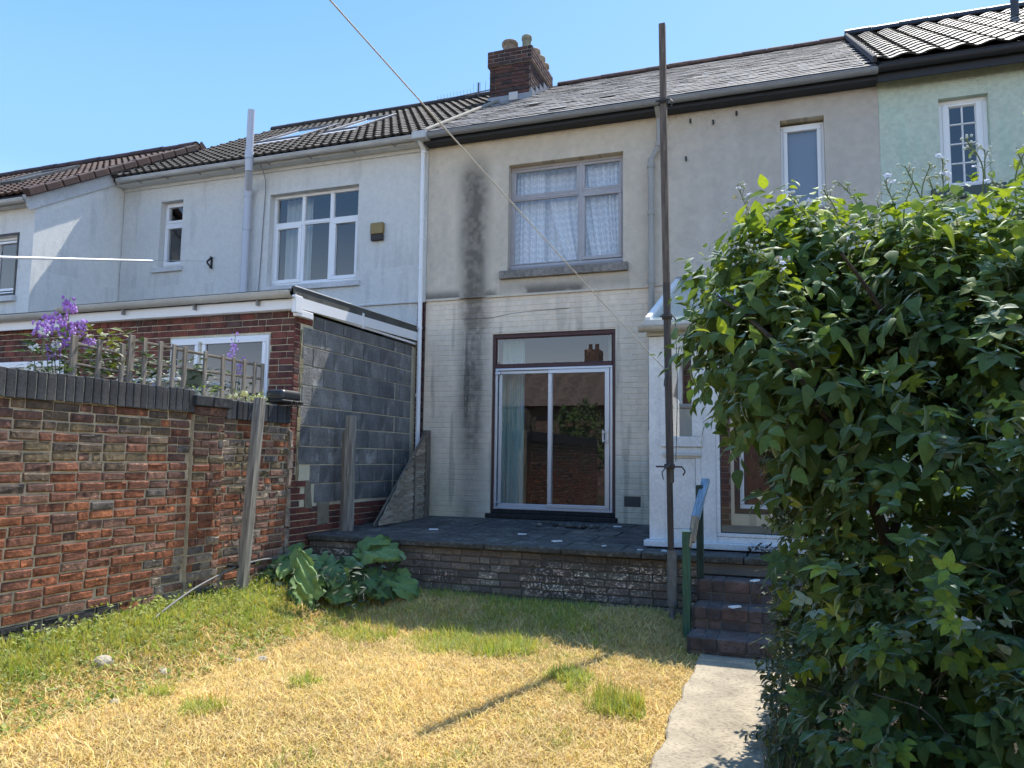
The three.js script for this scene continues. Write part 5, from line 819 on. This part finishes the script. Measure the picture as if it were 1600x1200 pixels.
  for (let k = 0; k < 26; k++) { const x = rr(-1.15, 0.75); tips.push([x, rr(-0.55, 0.25), (x < -0.5 ? rr(2.65, 3.05) : rr(2.8, 3.32)), R() < 0.35 ? 1 : 0]); }
  for (const [x, z, y, fl] of tips) {
    const tip = V(x, y, z), base = V(x * 0.75 + rr(-0.12, 0.12), y - rr(0.35, 0.6), z - rr(0.0, 0.25)), mid = base.clone().lerp(tip, 0.55).add(V(rr(-0.06, 0.06), 0.05, 0));
    cane([base, mid, tip], 0.006, 0.0025, gm, t, 'flowering_cane');
    const stems = [], buds = [], n = Math.floor(rr(9, 15));
    for (let k = 0; k < n; k++) { const s = k / n, a = mid.clone().lerp(tip, 0.35 + 0.65 * s), d = randDir().multiplyScalar(rr(0.03, 0.075) * (1.1 - s * 0.5)); d.y = Math.abs(d.y) * 0.8 + 0.008; const e = a.clone().add(d); stems.push(tube([a, a.clone().lerp(e, 0.6).add(V(0, 0.006, 0)), e], 0.0016, 4, 3)); if (fl && R() < 0.28) flower(e, orient(V(R() - 0.5, 0.3, R() - 0.5), V(R() - 0.5, 0.9, 0.5))); else buds.push(budG.clone().translate(e.x, e.y, e.z)); }
    part('flower_stalks', t, stems, gm); part('buds', t, buds, pick([bud, budPale])).userData.kind = 'stuff';
    for (let k = 0; k < 6; k++) { const a = base.clone().lerp(tip, rr(0.25, 0.8)), o = new THREE.Mesh(single, brM[pick([3, 4, 1])]); o.name = 'leaf'; o.position.copy(a); o.quaternion.copy(orient(randDir().add(V(0, 0.2, 0)), V(R() - 0.5, 1, R() - 0.5))); o.scale.setScalar(rr(0.5, 0.95)); t.add(o); }
  }
}
// --- scrambling ground plant with small leaves along the path's edge
{
  const t = thing('climbing_weed', 'pale small-leaved weed climbing the bush edge beside the path', 'climbing plant', [0.03, 0, 5.2]);
  const cm = [[0.075, 0.115, 0.045], [0.09, 0.13, 0.05], [0.06, 0.095, 0.045], [0.14, 0.17, 0.08], [0.15, 0.2, 0.06]].map(c => leafMat(c));
  const L = cloud([[0.04, 0.9, 0.0, 0.18, 0.9, 0.8], [0.02, 0.35, 0.4, 0.22, 0.5, 0.75], [0.0, 1.55, 0.2, 0.2, 0.5, 0.55], [0.02, 0.5, -0.8, 0.16, 0.5, 0.5]], 4200, { shell: 0.4, size: [0.7, 1.4], droop: 0.5, mats: [0, 0, 1, 1, 2, 2, 3], topLight: [3, 4], gs: [0, 1], shoot: 0.10, leaves: 6 });
  leafSet(t, L, [leafGeo(0.055, 0.042, { fold: 0.3, curl: 0.3, n: 3 }), leafGeo(0.07, 0.03, { fold: 0.4, curl: 0.4, n: 3 })], cm, { max: 200 });
  for (let i = 0; i < 9; i++) { const z = rr(-0.7, 0.9), y = rr(0.3, 1.6); cane([V(0.05, y, z), V(-0.1, y + 0.06, z + 0.05), V(rr(-0.3, -0.15), y + rr(-0.05, 0.12), z + 0.1)], 0.0035, 0.002, stemMat([0.16, 0.17, 0.08]), t, 'stem'); }
}
// --- rhubarb-like plant in the corner
{
  const t = thing('rhubarb_plant', 'big-leaved rhubarb-like plant in the corner below the patio', 'plant', [-4.55, 0.2, 3.1]);
  const big = (L, W, seed) => { const n = 18, m = 8, P = [], U = [], I = []; for (let i = 0; i <= n; i++) for (let k = -m; k <= m; k++) { const v = i / n, s = k / m, lobes = 1 + 0.13 * Math.sin(v * 19 + seed) + 0.09 * Math.sin(v * 41 + seed * 2), w = W / 2 * Math.pow(Math.sin(Math.PI * Math.min(0.98, 0.12 + v * 0.86)), 0.65) * lobes; P.push(s * w, L * v + L * 0.06 * Math.cos(s * 11 + seed) * Math.abs(s) - (1 - v) * Math.abs(s) * L * 0.14, 0.085 * L * Math.sin(s * 8 + v * 9 + seed) * (0.3 + Math.abs(s)) + 0.18 * Math.abs(s) * W * (1 - 0.9 * Math.abs(s)) - 0.28 * L * v * v); U.push(0.5 + s / 2, v); } const c = 2 * m + 1; for (let i = 0; i < n; i++) for (let k = 0; k < 2 * m; k++) { const a = i * c + k; I.push(a, a + 1, a + c + 1, a, a + c + 1, a + c); } const g = new THREE.BufferGeometry(); g.setAttribute('position', new THREE.Float32BufferAttribute(P, 3)); g.setAttribute('uv', new THREE.Float32BufferAttribute(U, 2)); g.setIndex(I); g.computeVertexNormals(); return g; };
  const lm = [[0.19, 0.31, 0.12], [0.22, 0.35, 0.14], [0.15, 0.26, 0.11], [0.23, 0.36, 0.15]].map(c => leafMat(c, { transmission: 0.25, roughness: 0.85, bumpScale: 0.006 }));
  const sm = stemMat([0.13, 0.19, 0.07]);
  // leaf base [x, y, z], direction, tilt of the face, length
  const LV = [[-0.45, 0.62, 0.05, -0.5, -0.1, 0.3, 0.62], [-0.2, 0.60, 0.1, -0.2, -0.05, 0.9, 0.62], [0.1, 0.56, 0.1, 0.3, -0.08, 0.8, 0.66], [0.32, 0.66, -0.1, 0.9, 0.15, 0.25, 0.55], [0.15, 0.7, -0.2, 0.5, 0.3, -0.1, 0.45], [-0.5, 0.38, 0.3, -0.7, -0.25, 0.5, 0.55], [0.35, 0.36, 0.1, 0.9, -0.2, 0.3, 0.58], [0.2, 0.34, 0.3, 0.5, -0.3, 0.8, 0.5], [0.6, 0.30, -0.05, 1, -0.22, 0.2, 0.5], [-0.25, 0.36, 0.35, -0.25, -0.4, 0.9, 0.42], [0.05, 0.3, 0.55, 0.25, -0.5, 0.7, 0.46], [-0.6, 0.6, -0.1, -0.9, 0.0, -0.1, 0.4], [0.0, 0.44, -0.1, 0.1, 0.2, 0.5, 0.5]];
  LV.forEach(([x, y, z, dx, dy, dz, L], i) => {
    const d = V(dx, dy, dz).normalize(), o = part('leaf', t, big(L * 0.78, L * 0.82, i * 1.7), lm[i % 4]); o.position.set(x, y * 0.6, z); o.quaternion.copy(orient(d, V(dx * 0.15, 1, 0.25)));
    cane([V(x * 0.15, 0, z * 0.2), V(x * 0.6, y * 0.45, z * 0.6), V(x, y * 0.6, z), V(x + d.x * L * 0.3, y * 0.6 + d.y * L * 0.3 - 0.012, z + d.z * L * 0.3)], 0.014, 0.006, sm, t, 'stalk');
  });
  const up = part('leaf', t, big(0.42, 0.24, 5.2), lm[3], 'sunlit upright leaf'); up.position.set(0.25, 0.12, 0.82); up.quaternion.copy(orient(V(-0.22, 1, 0.05), V(0.75, 0.2, 0.5)));
  const wl = []; for (let i = 0; i < 420; i++) wl.push({ p: V(rr(-0.65, 0.75), rr(0, 0.34), rr(-0.2, 0.75)), q: orient(randDir(), V(R() - 0.5, 1, R())), s: rr(0.6, 1.3), m: i % 3 });
  leafSet(t, wl, [leafGeo(0.08, 0.05, { n: 3 })], [[0.04, 0.085, 0.03], [0.055, 0.10, 0.035], [0.035, 0.07, 0.03]].map(c => leafMat(c)), { max: 40, mass: 'undergrowth' });
}
// --- flowers beyond the wall
const petalG = (s) => mergeAll([0, 1, 2, 3].map(k => leafGeo(0.016 * s, 0.014 * s, { fold: 0.1, curl: 0.2, n: 2 }).rotateX(-0.3).rotateZ(k * 1.5708)));
function flowerPlant(name, label, cat, pos, spires, colors, leafCol, { group, leafN = 110, leafL = 0.085, size = 1.0, spread = 0.18, foliageH = 0.4 } = {}) {
  const t = thing(name, label, cat, pos, 0, group), sm = stemMat([0.13, 0.17, 0.07]), fm = colors.map(c => std(c, { roughness: 0.9, side: THREE.DoubleSide })), pg = petalG(size);
  for (const [x, y, z, n, h] of spires) {
    cane([V(x * 0.3, 0, z * 0.3), V(x * 0.7, y * 0.6, z * 0.7), V(x, y, z)], 0.005, 0.003, sm, t, 'stem'); const gs = fm.map(() => []);
    for (let k = 0; k < n; k++) { const a = randDir(); const e = V(x + a.x * 0.045 * size, y - h * R(), z + a.z * 0.045 * size); const g = pg.clone().applyQuaternion(orient(V(a.x * 0.2, 1, a.z * 0.2), V(a.x + 0.5, 0.25, a.z + 0.5))).translate(e.x, e.y, e.z); gs[Math.floor(R() * fm.length)].push(g); }
    gs.forEach((g, i) => { if (g.length) part('flower_heads', t, g, fm[i]).userData.kind = 'stuff'; });
  }
  const lm = [leafCol, leafCol.map(v => v * 0.75), leafCol.map(v => v * 1.35)].map(c => leafMat(c)), L = [];
  for (let i = 0; i < leafN; i++) { const a = R() * 6.283, r = Math.sqrt(R()) * spread; L.push({ p: V(Math.cos(a) * r, R() * foliageH, Math.sin(a) * r), q: orient(V(Math.cos(a), rr(-0.2, 1), Math.sin(a)), V(R() - 0.5, 1, R() - 0.5)), s: rr(0.6, 1.3), m: i % 3 }); }
  leafSet(t, L, [leafGeo(leafL, leafL * 0.45, { n: 3 })], lm, { max: 40 });
}
const PUR = [[0.43, 0.21, 0.58], [0.52, 0.30, 0.66], [0.34, 0.15, 0.48]], WHI = [[0.72, 0.72, 0.68], [0.6, 0.62, 0.55]];
flowerPlant('purple_flower_plant', 'tall purple-flowered plant above the short trellis panel', 'plant', [-5.58, 1.95, 5.6], [[0.0, 0.93, 0.0, 34, 0.13], [0.02, 0.78, 0.10, 36, 0.16], [-0.04, 0.74, 0.16, 34, 0.15], [0.0, 0.76, -0.12, 30, 0.14], [0.05, 0.64, 0.05, 30, 0.14], [0.0, 0.62, -0.2, 22, 0.1], [0.02, 0.68, 0.26, 26, 0.12], [0.0, 0.52, 0.12, 20, 0.14], [0.02, 0.72, 0.02, 22, 0.1]], PUR, [0.07, 0.13, 0.04], { leafN: 200, foliageH: 0.6, spread: 0.28, size: 1.3 });
flowerPlant('purple_flower_plant', 'small pale purple-flowered plant above the long trellis near extension', 'plant', [-5.56, 1.95, 3.62], [[0.0, 0.88, 0.0, 20, 0.14], [0.02, 0.72, 0.06, 18, 0.10], [0.0, 0.70, -0.12, 16, 0.10], [0.03, 0.60, -0.02, 14, 0.1], [0, 0.95, 0.0, 4, 0.02]], PUR.map(c => c.map(v => v * 1.15 + 0.05)), [0.08, 0.13, 0.05], { leafN: 60, foliageH: 0.5 });
flowerPlant('white_flower_plant', 'white-flowered stem at the left end of wall planting', 'plant', [-5.52, 1.95, 5.84], [[0.0, 0.62, 0.02, 16, 0.05], [0.02, 0.53, -0.08, 14, 0.05], [0.0, 0.48, 0.1, 10, 0.05]], WHI, [0.08, 0.13, 0.05], { leafN: 70, foliageH: 0.45 });
flowerPlant('leafy_shrub', 'yellow-green spiky shrub behind the short trellis panel', 'shrub', [-5.55, 1.95, 5.35], [], PUR, [0.19, 0.21, 0.035], { leafN: 320, foliageH: 0.72, spread: 0.24, leafL: 0.095 });
flowerPlant('leafy_shrub', 'dark green shrub behind the join of the trellis panels', 'shrub', [-5.6, 1.95, 5.0], [], PUR, [0.06, 0.11, 0.035], { leafN: 320, foliageH: 0.62, spread: 0.28, leafL: 0.085 });
flowerPlant('pansy_plant', 'deep violet pansies at foot of the long trellis', 'plant', [-5.44, 2.08, 5.10], [[0, 0.20, 0, 12, 0.06], [0.02, 0.14, -0.06, 10, 0.05], [0.0, 0.12, -0.28, 10, 0.05]], [[0.16, 0.10, 0.50], [0.24, 0.16, 0.58], [0.34, 0.30, 0.62]], [0.10, 0.16, 0.05], { leafN: 60, foliageH: 0.16, size: 1.6, spread: 0.14, leafL: 0.05 });
flowerPlant('pansy_plant', 'white and violet pansies low behind trellis middle', 'plant', [-5.44, 2.08, 4.72], [[0, 0.16, 0.05, 9, 0.05], [0.0, 0.14, -0.1, 9, 0.05]], [[0.7, 0.7, 0.74], [0.5, 0.46, 0.68]], [0.10, 0.16, 0.05], { leafN: 60, foliageH: 0.16, size: 1.6, spread: 0.16, leafL: 0.05 });
flowerPlant('primrose_plant', 'pale yellow flowers at the right end of the trellis', 'plant', [-5.34, 2.10, 3.72], [[0, 0.16, 0, 12, 0.06], [0.03, 0.13, -0.14, 12, 0.05], [0.0, 0.12, 0.16, 10, 0.05], [0.02, 0.12, -0.27, 9, 0.04]], [[0.62, 0.60, 0.24], [0.7, 0.68, 0.42]], [0.15, 0.22, 0.05], { leafN: 90, foliageH: 0.16, size: 1.7, spread: 0.25, leafL: 0.05 });
flowerPlant('bedding_plant', 'light green leafy plant spilling over the pier coping', 'plant', [-5.36, 2.12, 4.36], [[0, 0.12, 0, 8, 0.04]], WHI, [0.15, 0.23, 0.05], { leafN: 130, foliageH: 0.14, spread: 0.22, leafL: 0.05 });
flowerPlant('leafy_shrub', 'grey-green leafy shrub behind the middle of the long trellis', 'shrub', [-5.7, 1.95, 4.35], [[0, 0.5, 0, 10, 0.1], [0.0, 0.45, 0.2, 10, 0.1]], WHI, [0.10, 0.14, 0.07], { leafN: 360, foliageH: 0.58, spread: 0.4, leafL: 0.08 });
{
  const s = thing('plant_shelf', 'rough grey shelf of pots behind the trellis', 'shelf', [-5.7, 0, 4.6]);
  part('shelf_board', s, rb(-0.3, 0.28, 1.90, 1.95, -1.4, 1.5), M.greyWood); part('shelf_leg', s, [-1.3, 0, 1.3].map(z => rb(-0.2, -0.1, 0, 1.9, z - 0.05, z + 0.05)), M.wood);
  const lathe = (pts) => uvm(new THREE.LatheGeometry(pts.map(p => new THREE.Vector2(...p)), 18));
  const pot = (label, x, z, r, h, c, y = 1.955) => { const p = thing('flower_pot', label, 'flower pot', [x, y, z]); part('pot_body', p, lathe([[0.001, 0], [r * 0.72, 0], [r * 0.92, h * 0.82], [r * 0.92, h * 0.84]]), std(c)); part('rim', p, lathe([[r * 0.92, h * 0.80], [r, h * 0.81], [r, h], [r * 0.88, h], [r * 0.86, h * 0.86]]), std(c)); part('earth', p, new THREE.CircleGeometry(r * 0.87, 16).rotateX(-Math.PI / 2).translate(0, h * 0.9, 0), std([0.06, 0.045, 0.03])); };
  pot('white plastic flower pot behind the left of the long trellis', -5.62, 4.95, 0.11, 0.26, [0.62, 0.62, 0.60]);
  pot('white plastic flower pot behind the trellis beside violet pansies', -5.55, 4.62, 0.10, 0.24, [0.58, 0.58, 0.57]);
  pot('grey-green bowl-shaped flower pot hanging behind trellis above the pier', -5.52, 4.22, 0.15, 0.16, [0.26, 0.32, 0.27], 2.28);
  pot('pale flower pot behind the short trellis panel', -5.56, 5.42, 0.10, 0.28, [0.4, 0.4, 0.38]);
  const tb = thing('garden_table', 'white garden table behind the trellis before the extension window', 'table', [-6.1, 1.05, 3.9]);
  part('table_top', tb, rb(-0.4, 0.4, 1.28, 1.31, -0.45, 0.35), M.upvc); for (const [a, b] of [[-0.3, -0.3], [0.3, -0.3], [-0.3, 0.25], [0.3, 0.25]]) part('leg', tb, rb(a - 0.02, a + 0.02, 0, 1.28, b - 0.02, b + 0.02), M.upvc);
  struct('terrace', bx(-13, -5.41, -0.1, 1.05, 3.02, 9.5), std([0.22, 0.20, 0.18], { map: retile(T.conc, 1) }));
}

// ------------------------------------------------------------------ grass
const greenness = (x, z) => { // 0 straw .. 1 green
  const bank = sstep(-4.15, -4.75, x + 0.4 * (fbm(x * 0.1, z * 0.1, 16, 3, 601) - 0.5) * 2 - 0.12 * sstep(5, 7, z)) * 0.95;
  const edge = sstep(0.62, 0.12, Math.abs(z - (3.95 + 0.12 * Math.sin(x * 2)))) * sstep(-0.9, -1.5, x) * (0.05 + 0.8 * sstep(0.5, 0.66, fbm(x * 0.13, z * 0.13, 16, 3, 603))) * sstep(-1.2, -2.0, x);
  const shaded = sstep(3.9, 3.4, z) * sstep(-1.1, -1.6, x) * (0.1 + 0.55 * sstep(0.4, 0.65, fbm(x * 0.12, z * 0.12, 16, 4, 613)));
  const spots = [[-1.12, 5.12, 0.11], [-1.55, 4.75, 0.16], [-2.75, 4.3, 0.2], [-3.15, 5.6, 0.12], [-3.4, 6.3, 0.15], [-2.2, 4.25, 0.2]].reduce((a, [u, v, r]) => Math.max(a, sstep(r * 1.3, r * 0.5, Math.hypot(x - u, (z - v) * 0.9))), 0);
  return Math.max(bank, edge, shaded, spots, 0.22 * sstep(0.5, 0.75, fbm(x * 0.15, z * 0.15, 16, 4, 607)));
};
function tuft(n, len, w, spread, lean, flat) { // a little bundle of bent blades
  const P = []; for (let i = 0; i < n; i++) { const a = R() * 6.283, r = Math.sqrt(R()) * spread, bx0 = Math.cos(a) * r, bz = Math.sin(a) * r, d = R() * 6.283, L = len * rr(0.5, 1.2), e = lean * rr(0.4, 1.3), W = w * rr(0.7, 1.2), px = -Math.sin(d) * W, pz = Math.cos(d) * W;
    const p = t => [bx0 + Math.cos(d) * Math.sin(e * (0.4 + t)) * L * t, L * t * Math.cos(e * (0.4 + t)) + flat * R() * 0.004, bz + Math.sin(d) * Math.sin(e * (0.4 + t)) * L * t];
    const A = p(0), B = p(0.5), C = p(1), v = (q, s, k) => [q[0] + px * s * k, Math.max(0.0, q[1]), q[2] + pz * s * k];
    P.push(...v(A, -1, 1), ...v(A, 1, 1), ...v(B, 1, 0.85), ...v(A, -1, 1), ...v(B, 1, 0.85), ...v(B, -1, 0.85), ...v(B, -1, 0.85), ...v(B, 1, 0.85), ...C);
  }
  const g = new THREE.BufferGeometry(); g.setAttribute('position', new THREE.Float32BufferAttribute(P, 3)); g.computeVertexNormals(); return g;
}
function scatter(name, label, cat, geos, mat, spots, tint) {
  const root = thing(name, label, cat); root.userData.kind = 'stuff';
  geos.forEach((g, k) => { const L = spots.filter((_, i) => i % geos.length === k); const im = new THREE.InstancedMesh(g, mat, L.length), m4 = new THREE.Matrix4(), c = new THREE.Color();
    L.forEach((s, i) => { im.setMatrixAt(i, m4.compose(V(s.x, s.y, s.z), Q().setFromAxisAngle(UPV, R() * 6.283), V(s.s, s.s * (s.h || 1), s.s))); im.setColorAt(i, c.setRGB(...tint(s))); });
    im.name = k ? `grass_tufts_${String(k).padStart(3, '0')}` : 'grass_tufts'; im.userData.kind = 'stuff'; root.add(im); });
}
{
  const dry = [0, 1, 2].map(() => tuft(9, 0.068, 0.0024, 0.05, 1.3, 1)), grn = [0, 1, 2].map(() => tuft(7, 0.085, 0.0026, 0.03, 0.55, 0)), dS = [], gS = [];
  const bm = new THREE.MeshPhysicalMaterial({ color: 0xffffff, roughness: 0.95, transmission: 0.25, side: THREE.DoubleSide }), gmat = new THREE.MeshPhysicalMaterial({ color: 0xffffff, roughness: 0.88, transmission: 0.5, side: THREE.DoubleSide });
  for (let i = 0; i < 70000; i++) { const x = rr(-5.12, -0.70 + 0.03 * R()), z = 2.68 + 6.2 * Math.pow(R(), 1.0), g = greenness(x, z); if (z > 8.6) continue;
    const y = gy(x, z) - 0.004; if (R() < g * 0.75) { gS.push({ x, y, z, s: rr(0.6, 1.25) * (0.75 + 0.4 * g), h: rr(0.8, 1.2), g }); if (R() < 0.5) dS.push({ x, y, z, s: rr(0.6, 1.1), g }); } else dS.push({ x, y, z, s: rr(0.6, 1.2), g }); }
  for (const [u, v, r, n, h] of [[-1.06, 5.05, 0.11, 60, 1.9], [-1.17, 5.2, 0.12, 60, 1.7], [-1.2, 5.06, 0.09, 34, 2.1], [-1.02, 5.22, 0.1, 36, 1.5], [-1.42, 5.0, 0.07, 16, 1.6], [-2.3, 4.2, 0.35, 260, 1.5], [-2.95, 3.95, 0.3, 160, 1.3], [-1.5, 4.75, 0.15, 70, 1.2], [-4.5, 4.4, 0.4, 200, 1.3], [-4.7, 5.4, 0.4, 180, 1.3], [-3.6, 4.1, 0.3, 120, 1.4], [-4.9, 6.4, 0.3, 160, 1.5], [-3.9, 6.1, 0.1, 40, 1.2]]) for (let i = 0; i < n; i++) { const a = R() * 6.283, q = r * Math.sqrt(R()), x = clamp(u + Math.cos(a) * q, -5.1, -0.78), z = v + Math.sin(a) * q; gS.push({ x, y: gy(x, z), z, s: rr(0.8, 1.2), h: h * rr(0.8, 1.2), g: 1 }); }
  scatter('dry_grass', 'sun-bleached straw-coloured grass covering the lawn', 'grass', dry, bm, dS, s => { const k = rr(0.62, 1.15); const b = fbm(s.x * 0.14, s.z * 0.14, 16, 4, 617), q = k * (0.8 + 0.5 * b); return [0.71 * q, 0.53 * q * rr(0.88, 1.08), 0.165 * q * rr(0.7, 1.4)]; });
  { const long = [0, 1].map(() => tuft(6, 0.13, 0.0026, 0.06, 1.5, 1)), lS = []; for (let i = 0; i < 9000; i++) { const x = rr(-4.9, -0.74), z = rr(3.0, 8.4); if (R() < greenness(x, z)) continue; lS.push({ x, y: gy(x, z) + 0.006, z, s: rr(0.5, 1.2) }); }
    scatter('loose_straw', 'long loose straws lying flat over the parched lawn', 'straw', long, bm, lS, () => { const k = rr(0.6, 1.2); return [0.75 * k, 0.585 * k * rr(0.9, 1.05), 0.22 * k * rr(0.7, 1.3)]; }); }
  scatter('green_grass', 'fresh green grass in patches and along the lawn edges', 'grass', grn, gmat, gS, s => { const k = rr(0.7, 1.25); return [0.43 * k * rr(0.7, 1.3), 0.46 * k, 0.04 * k * rr(0.8, 2)]; });
  // clover and weeds on the bank by the wall
  const wl = [], t = thing('lawn_weeds', 'low leafy weeds on the bank at the wall foot', 'weeds'); t.userData.kind = 'stuff';
  for (let i = 0; i < 9000; i++) { const z = rr(3.3, 8.4), x = -5.1 + Math.pow(R(), 1.3) * 1.1; wl.push({ p: V(x, gy(x, z) + R() * (0.05 + 0.12 * sstep(-4.75, -5.1, x) * R()), z), q: orient(randDir().add(V(0, 0.3, 0)), V(R() - 0.5, 1.2, R() - 0.5)), s: rr(0.4, 1.15), m: i % 3 }); }
  for (let i = 0; i < 500; i++) { const z = rr(5.4, 7.4), x = rr(-0.18, 0.1); wl.push({ p: V(x, R() * 0.16, z), q: orient(randDir().add(V(0, 0.3, 0)), V(R() - 0.5, 1.2, R() - 0.5)), s: rr(0.4, 1), m: i % 3 }); }
  leafSet(t, wl, [leafGeo(0.045, 0.032, { n: 2 })], [[0.30, 0.38, 0.05], [0.40, 0.46, 0.07], [0.21, 0.29, 0.05]].map(c => leafMat(c)), { max: 0, mass: 'weed_leaves' });
  // long tufts on the right of the path
  const rS = []; for (let i = 0; i < 900; i++) { const z = rr(5.2, 7.4), x = rr(-0.14, 0.14); rS.push({ x, y: 0.0, z, s: rr(0.9, 1.5), h: rr(1.2, 2.4) }); }
  scatter('long_grass', 'long half-dry grass between the path and the bush', 'grass', grn, gmat, rS, () => { const k = rr(0.5, 1.1), d = R() < 0.35; return d ? [0.3 * k, 0.23 * k, 0.1 * k] : [0.11 * k, 0.15 * k, 0.035 * k]; });
}
// --- stones on the lawn, scraps on the patio, leaf litter
{
  const stone = (s, seed) => { const g = new THREE.IcosahedronGeometry(s, 2), p = g.attributes.position; for (let i = 0; i < p.count; i++) { const v = V(p.getX(i), p.getY(i), p.getZ(i)), n = v.clone().normalize(), k = 0.75 + 0.5 * fbm(0.5 + n.x * 0.2, 0.5 + n.y * 0.2 + n.z * 0.13, 16, 3, seed); p.setXYZ(i, v.x * k, v.y * k * 0.65, v.z * k); } g.computeVertexNormals(); return uvm(g); };
  const m = std([0.55, 0.53, 0.48], { map: retile(T.conc, 3), bumpMap: T.brickBump, bumpScale: 0.004 });
  const at = [[-4.55, 6.0, 0.07, 'white stone lying nearest the foot of the slanting hose'], [-3.9, 5.1, 0.05, 'pale stone, right one of the pair in the grass'], [-4.05, 5.2, 0.035, 'small pale stone, left one of the pair in the grass'], [-4.05, 6.35, 0.04, 'pale stone half sunk at the lawn corner'], [-4.25, 5.75, 0.045, 'flat pale stone between hose foot and pair of stones']];
  at.forEach(([x, z, s, l], i) => { const o = new THREE.Mesh(stone(s, 700 + i), m); o.name = numbered('stone'); o.position.set(x, gy(x, z) + s * 0.3, z); scene.add(o); tag(o, l, 'stone'); });
  const fm = std([0.72, 0.71, 0.68]), flakes = [[-4.1, 1.7], [-2.95, 1.75], [-2.1, 0.55], [-1.85, 2.35], [-1.45, 2.5], [-1.2, 2.5], [-2.4, 2.2], [-0.5, 3.25], [-0.35, 2.9]];
  const py = z => z > 2.66 ? (z > 2.96 ? 0.366 : 0.546) : 0.782 - 0.065 * z / 2.6;
  const where = ['before the broken fence', 'mid patio, left of the rubble heap', 'close to the patio door and air vent', 'near the middle of the patio edge', 'at patio edge left of the porch', 'at patio edge below the porch corner', 'out on the open patio below the glazed door', 'on the middle step', 'on the top step'];
  const f0 = new THREE.Mesh(brickGeo(0.09, 0.035, 0.012, 0.004, 0.012).rotateX(-Math.PI / 2), fm);
  flakes.forEach(([x, z], i) => { const o = i ? f0.clone() : f0; o.name = numbered('paint_flake'); o.position.set(x, py(z), z); o.rotation.y = R() * 3; o.scale.setScalar(rr(0.6, 1.3)); scene.add(o); tag(o, 'scrap of white flaked paint lying ' + where[i], 'paint flake', 'paint flakes on the patio and steps'); });
  const h = thing('rubble_heap', 'little heap of rubble and twigs on patio before the glazed door', 'rubble', [-2.75, 0.765, 0.75]);
  const rm = [std([0.20, 0.18, 0.15], { map: T.brick }), std([0.34, 0.32, 0.28], { map: T.brick }), std([0.12, 0.10, 0.08], { map: T.brick })];
  for (let i = 0; i < 16; i++) part('lump', h, stone(rr(0.02, 0.05), 800 + i), pick(rm)).position.set(rr(-0.3, 0.45), 0.015, rr(-0.12, 0.14));
  for (let i = 0; i < 6; i++) { const a = rr(-0.3, 0.4), b = rr(-0.1, 0.1); part('twig', h, bar(V(a, 0.03, b), V(a + rr(-0.3, 0.3), 0.035, b + rr(-0.15, 0.15)), 0.014, 0.014), rm[2]); }
  const d = thing('leaf_litter', 'dark dead leaves gathered on the porch cill by the bush', 'dead leaves', [-0.28, 0.74, 2.32]); d.userData.kind = 'stuff';
  const L = []; for (let i = 0; i < 60; i++) L.push({ p: V(rr(-0.14, 0.14), R() * 0.07, rr(-0.06, 0.08)), q: orient(randDir(), randDir()), s: rr(0.5, 1), m: 0 }); leafSet(d, L, [leafGeo(0.05, 0.03, { n: 2, curl: 0.8 })], [leafMat([0.06, 0.05, 0.04], { transmission: 0.05 })], { max: 0, mass: 'dead_leaves' });
}
// ------------------------------------------------------------------ houses across the gardens, seen only in the panes
{
  const mk = (label, x0, x1, z, eave, ridge, wall, roofC, chx) => {
    const h = thing('brick_house', label, 'house'); const wm = std(wall, { map: retile(T.oldBrick, 0.6) }), rm = std(roofC, { map: T.brick });
    part('wall', h, bx(x0, x1, -0.2, eave, z, z + 7), wm); const s = new THREE.Shape([[-(z - 0.4), eave - 0.1], [-(z + 3.5), ridge], [-(z + 7.4), eave - 0.1]].map(p => new THREE.Vector2(...p)));
    const rf = part('roof', h, uvm(new THREE.ExtrudeGeometry(s, { depth: x1 - x0 + 0.4, bevelEnabled: false }).rotateY(Math.PI / 2).translate(x0 - 0.2, 0, 0)), rm);
    for (const c of chx) { part('chimney', rf, [bx(c - 0.4, c + 0.4, ridge - 0.9, ridge + 0.7, z + 3.0, z + 4.0), cyl(0.12, 0.1, 0.35, c - 0.18, ridge + 0.7, z + 3.5), cyl(0.12, 0.1, 0.35, c + 0.18, ridge + 0.7, z + 3.5)], wm); }
  };
  mk('red brick house across the gardens, mirrored in the patio door', -17, -6, 27, 4.4, 6.9, [0.34, 0.22, 0.18], [0.26, 0.20, 0.175], [-10.2]);
  mk('brown brick house across the gardens, further right in the mirror image', -4.5, 8, 27, 4.4, 6.9, [0.16, 0.08, 0.06], [0.09, 0.06, 0.05], [2]);
}
{
  const t = thing('garden_tree', 'leafy tree in the far garden, mirrored in the patio door', 'tree', [-6.9, 0, 16]); cane([V(0, 0, 0), V(0.05, 1.2, 0), V(0, 2.4, 0.1)], 0.1, 0.05, M.wood, t, 'trunk');
  leafSet(t, cloud([[0, 2.6, 0, 1.1, 0.9, 1.0], [-0.3, 3.1, 0.1, 0.7, 0.6, 0.7], [0.5, 2.0, 0, 0.8, 0.6, 0.8]], 1500, { shell: 0.3, size: [1, 2], mats: [0, 1, 2], gs: [0], shoot: 0.3 }), [leafGeo(0.13, 0.07, { n: 3 })], appleM, { max: 0, mass: 'crown' });
}
shade(scene);
renderer.render(scene, camera);
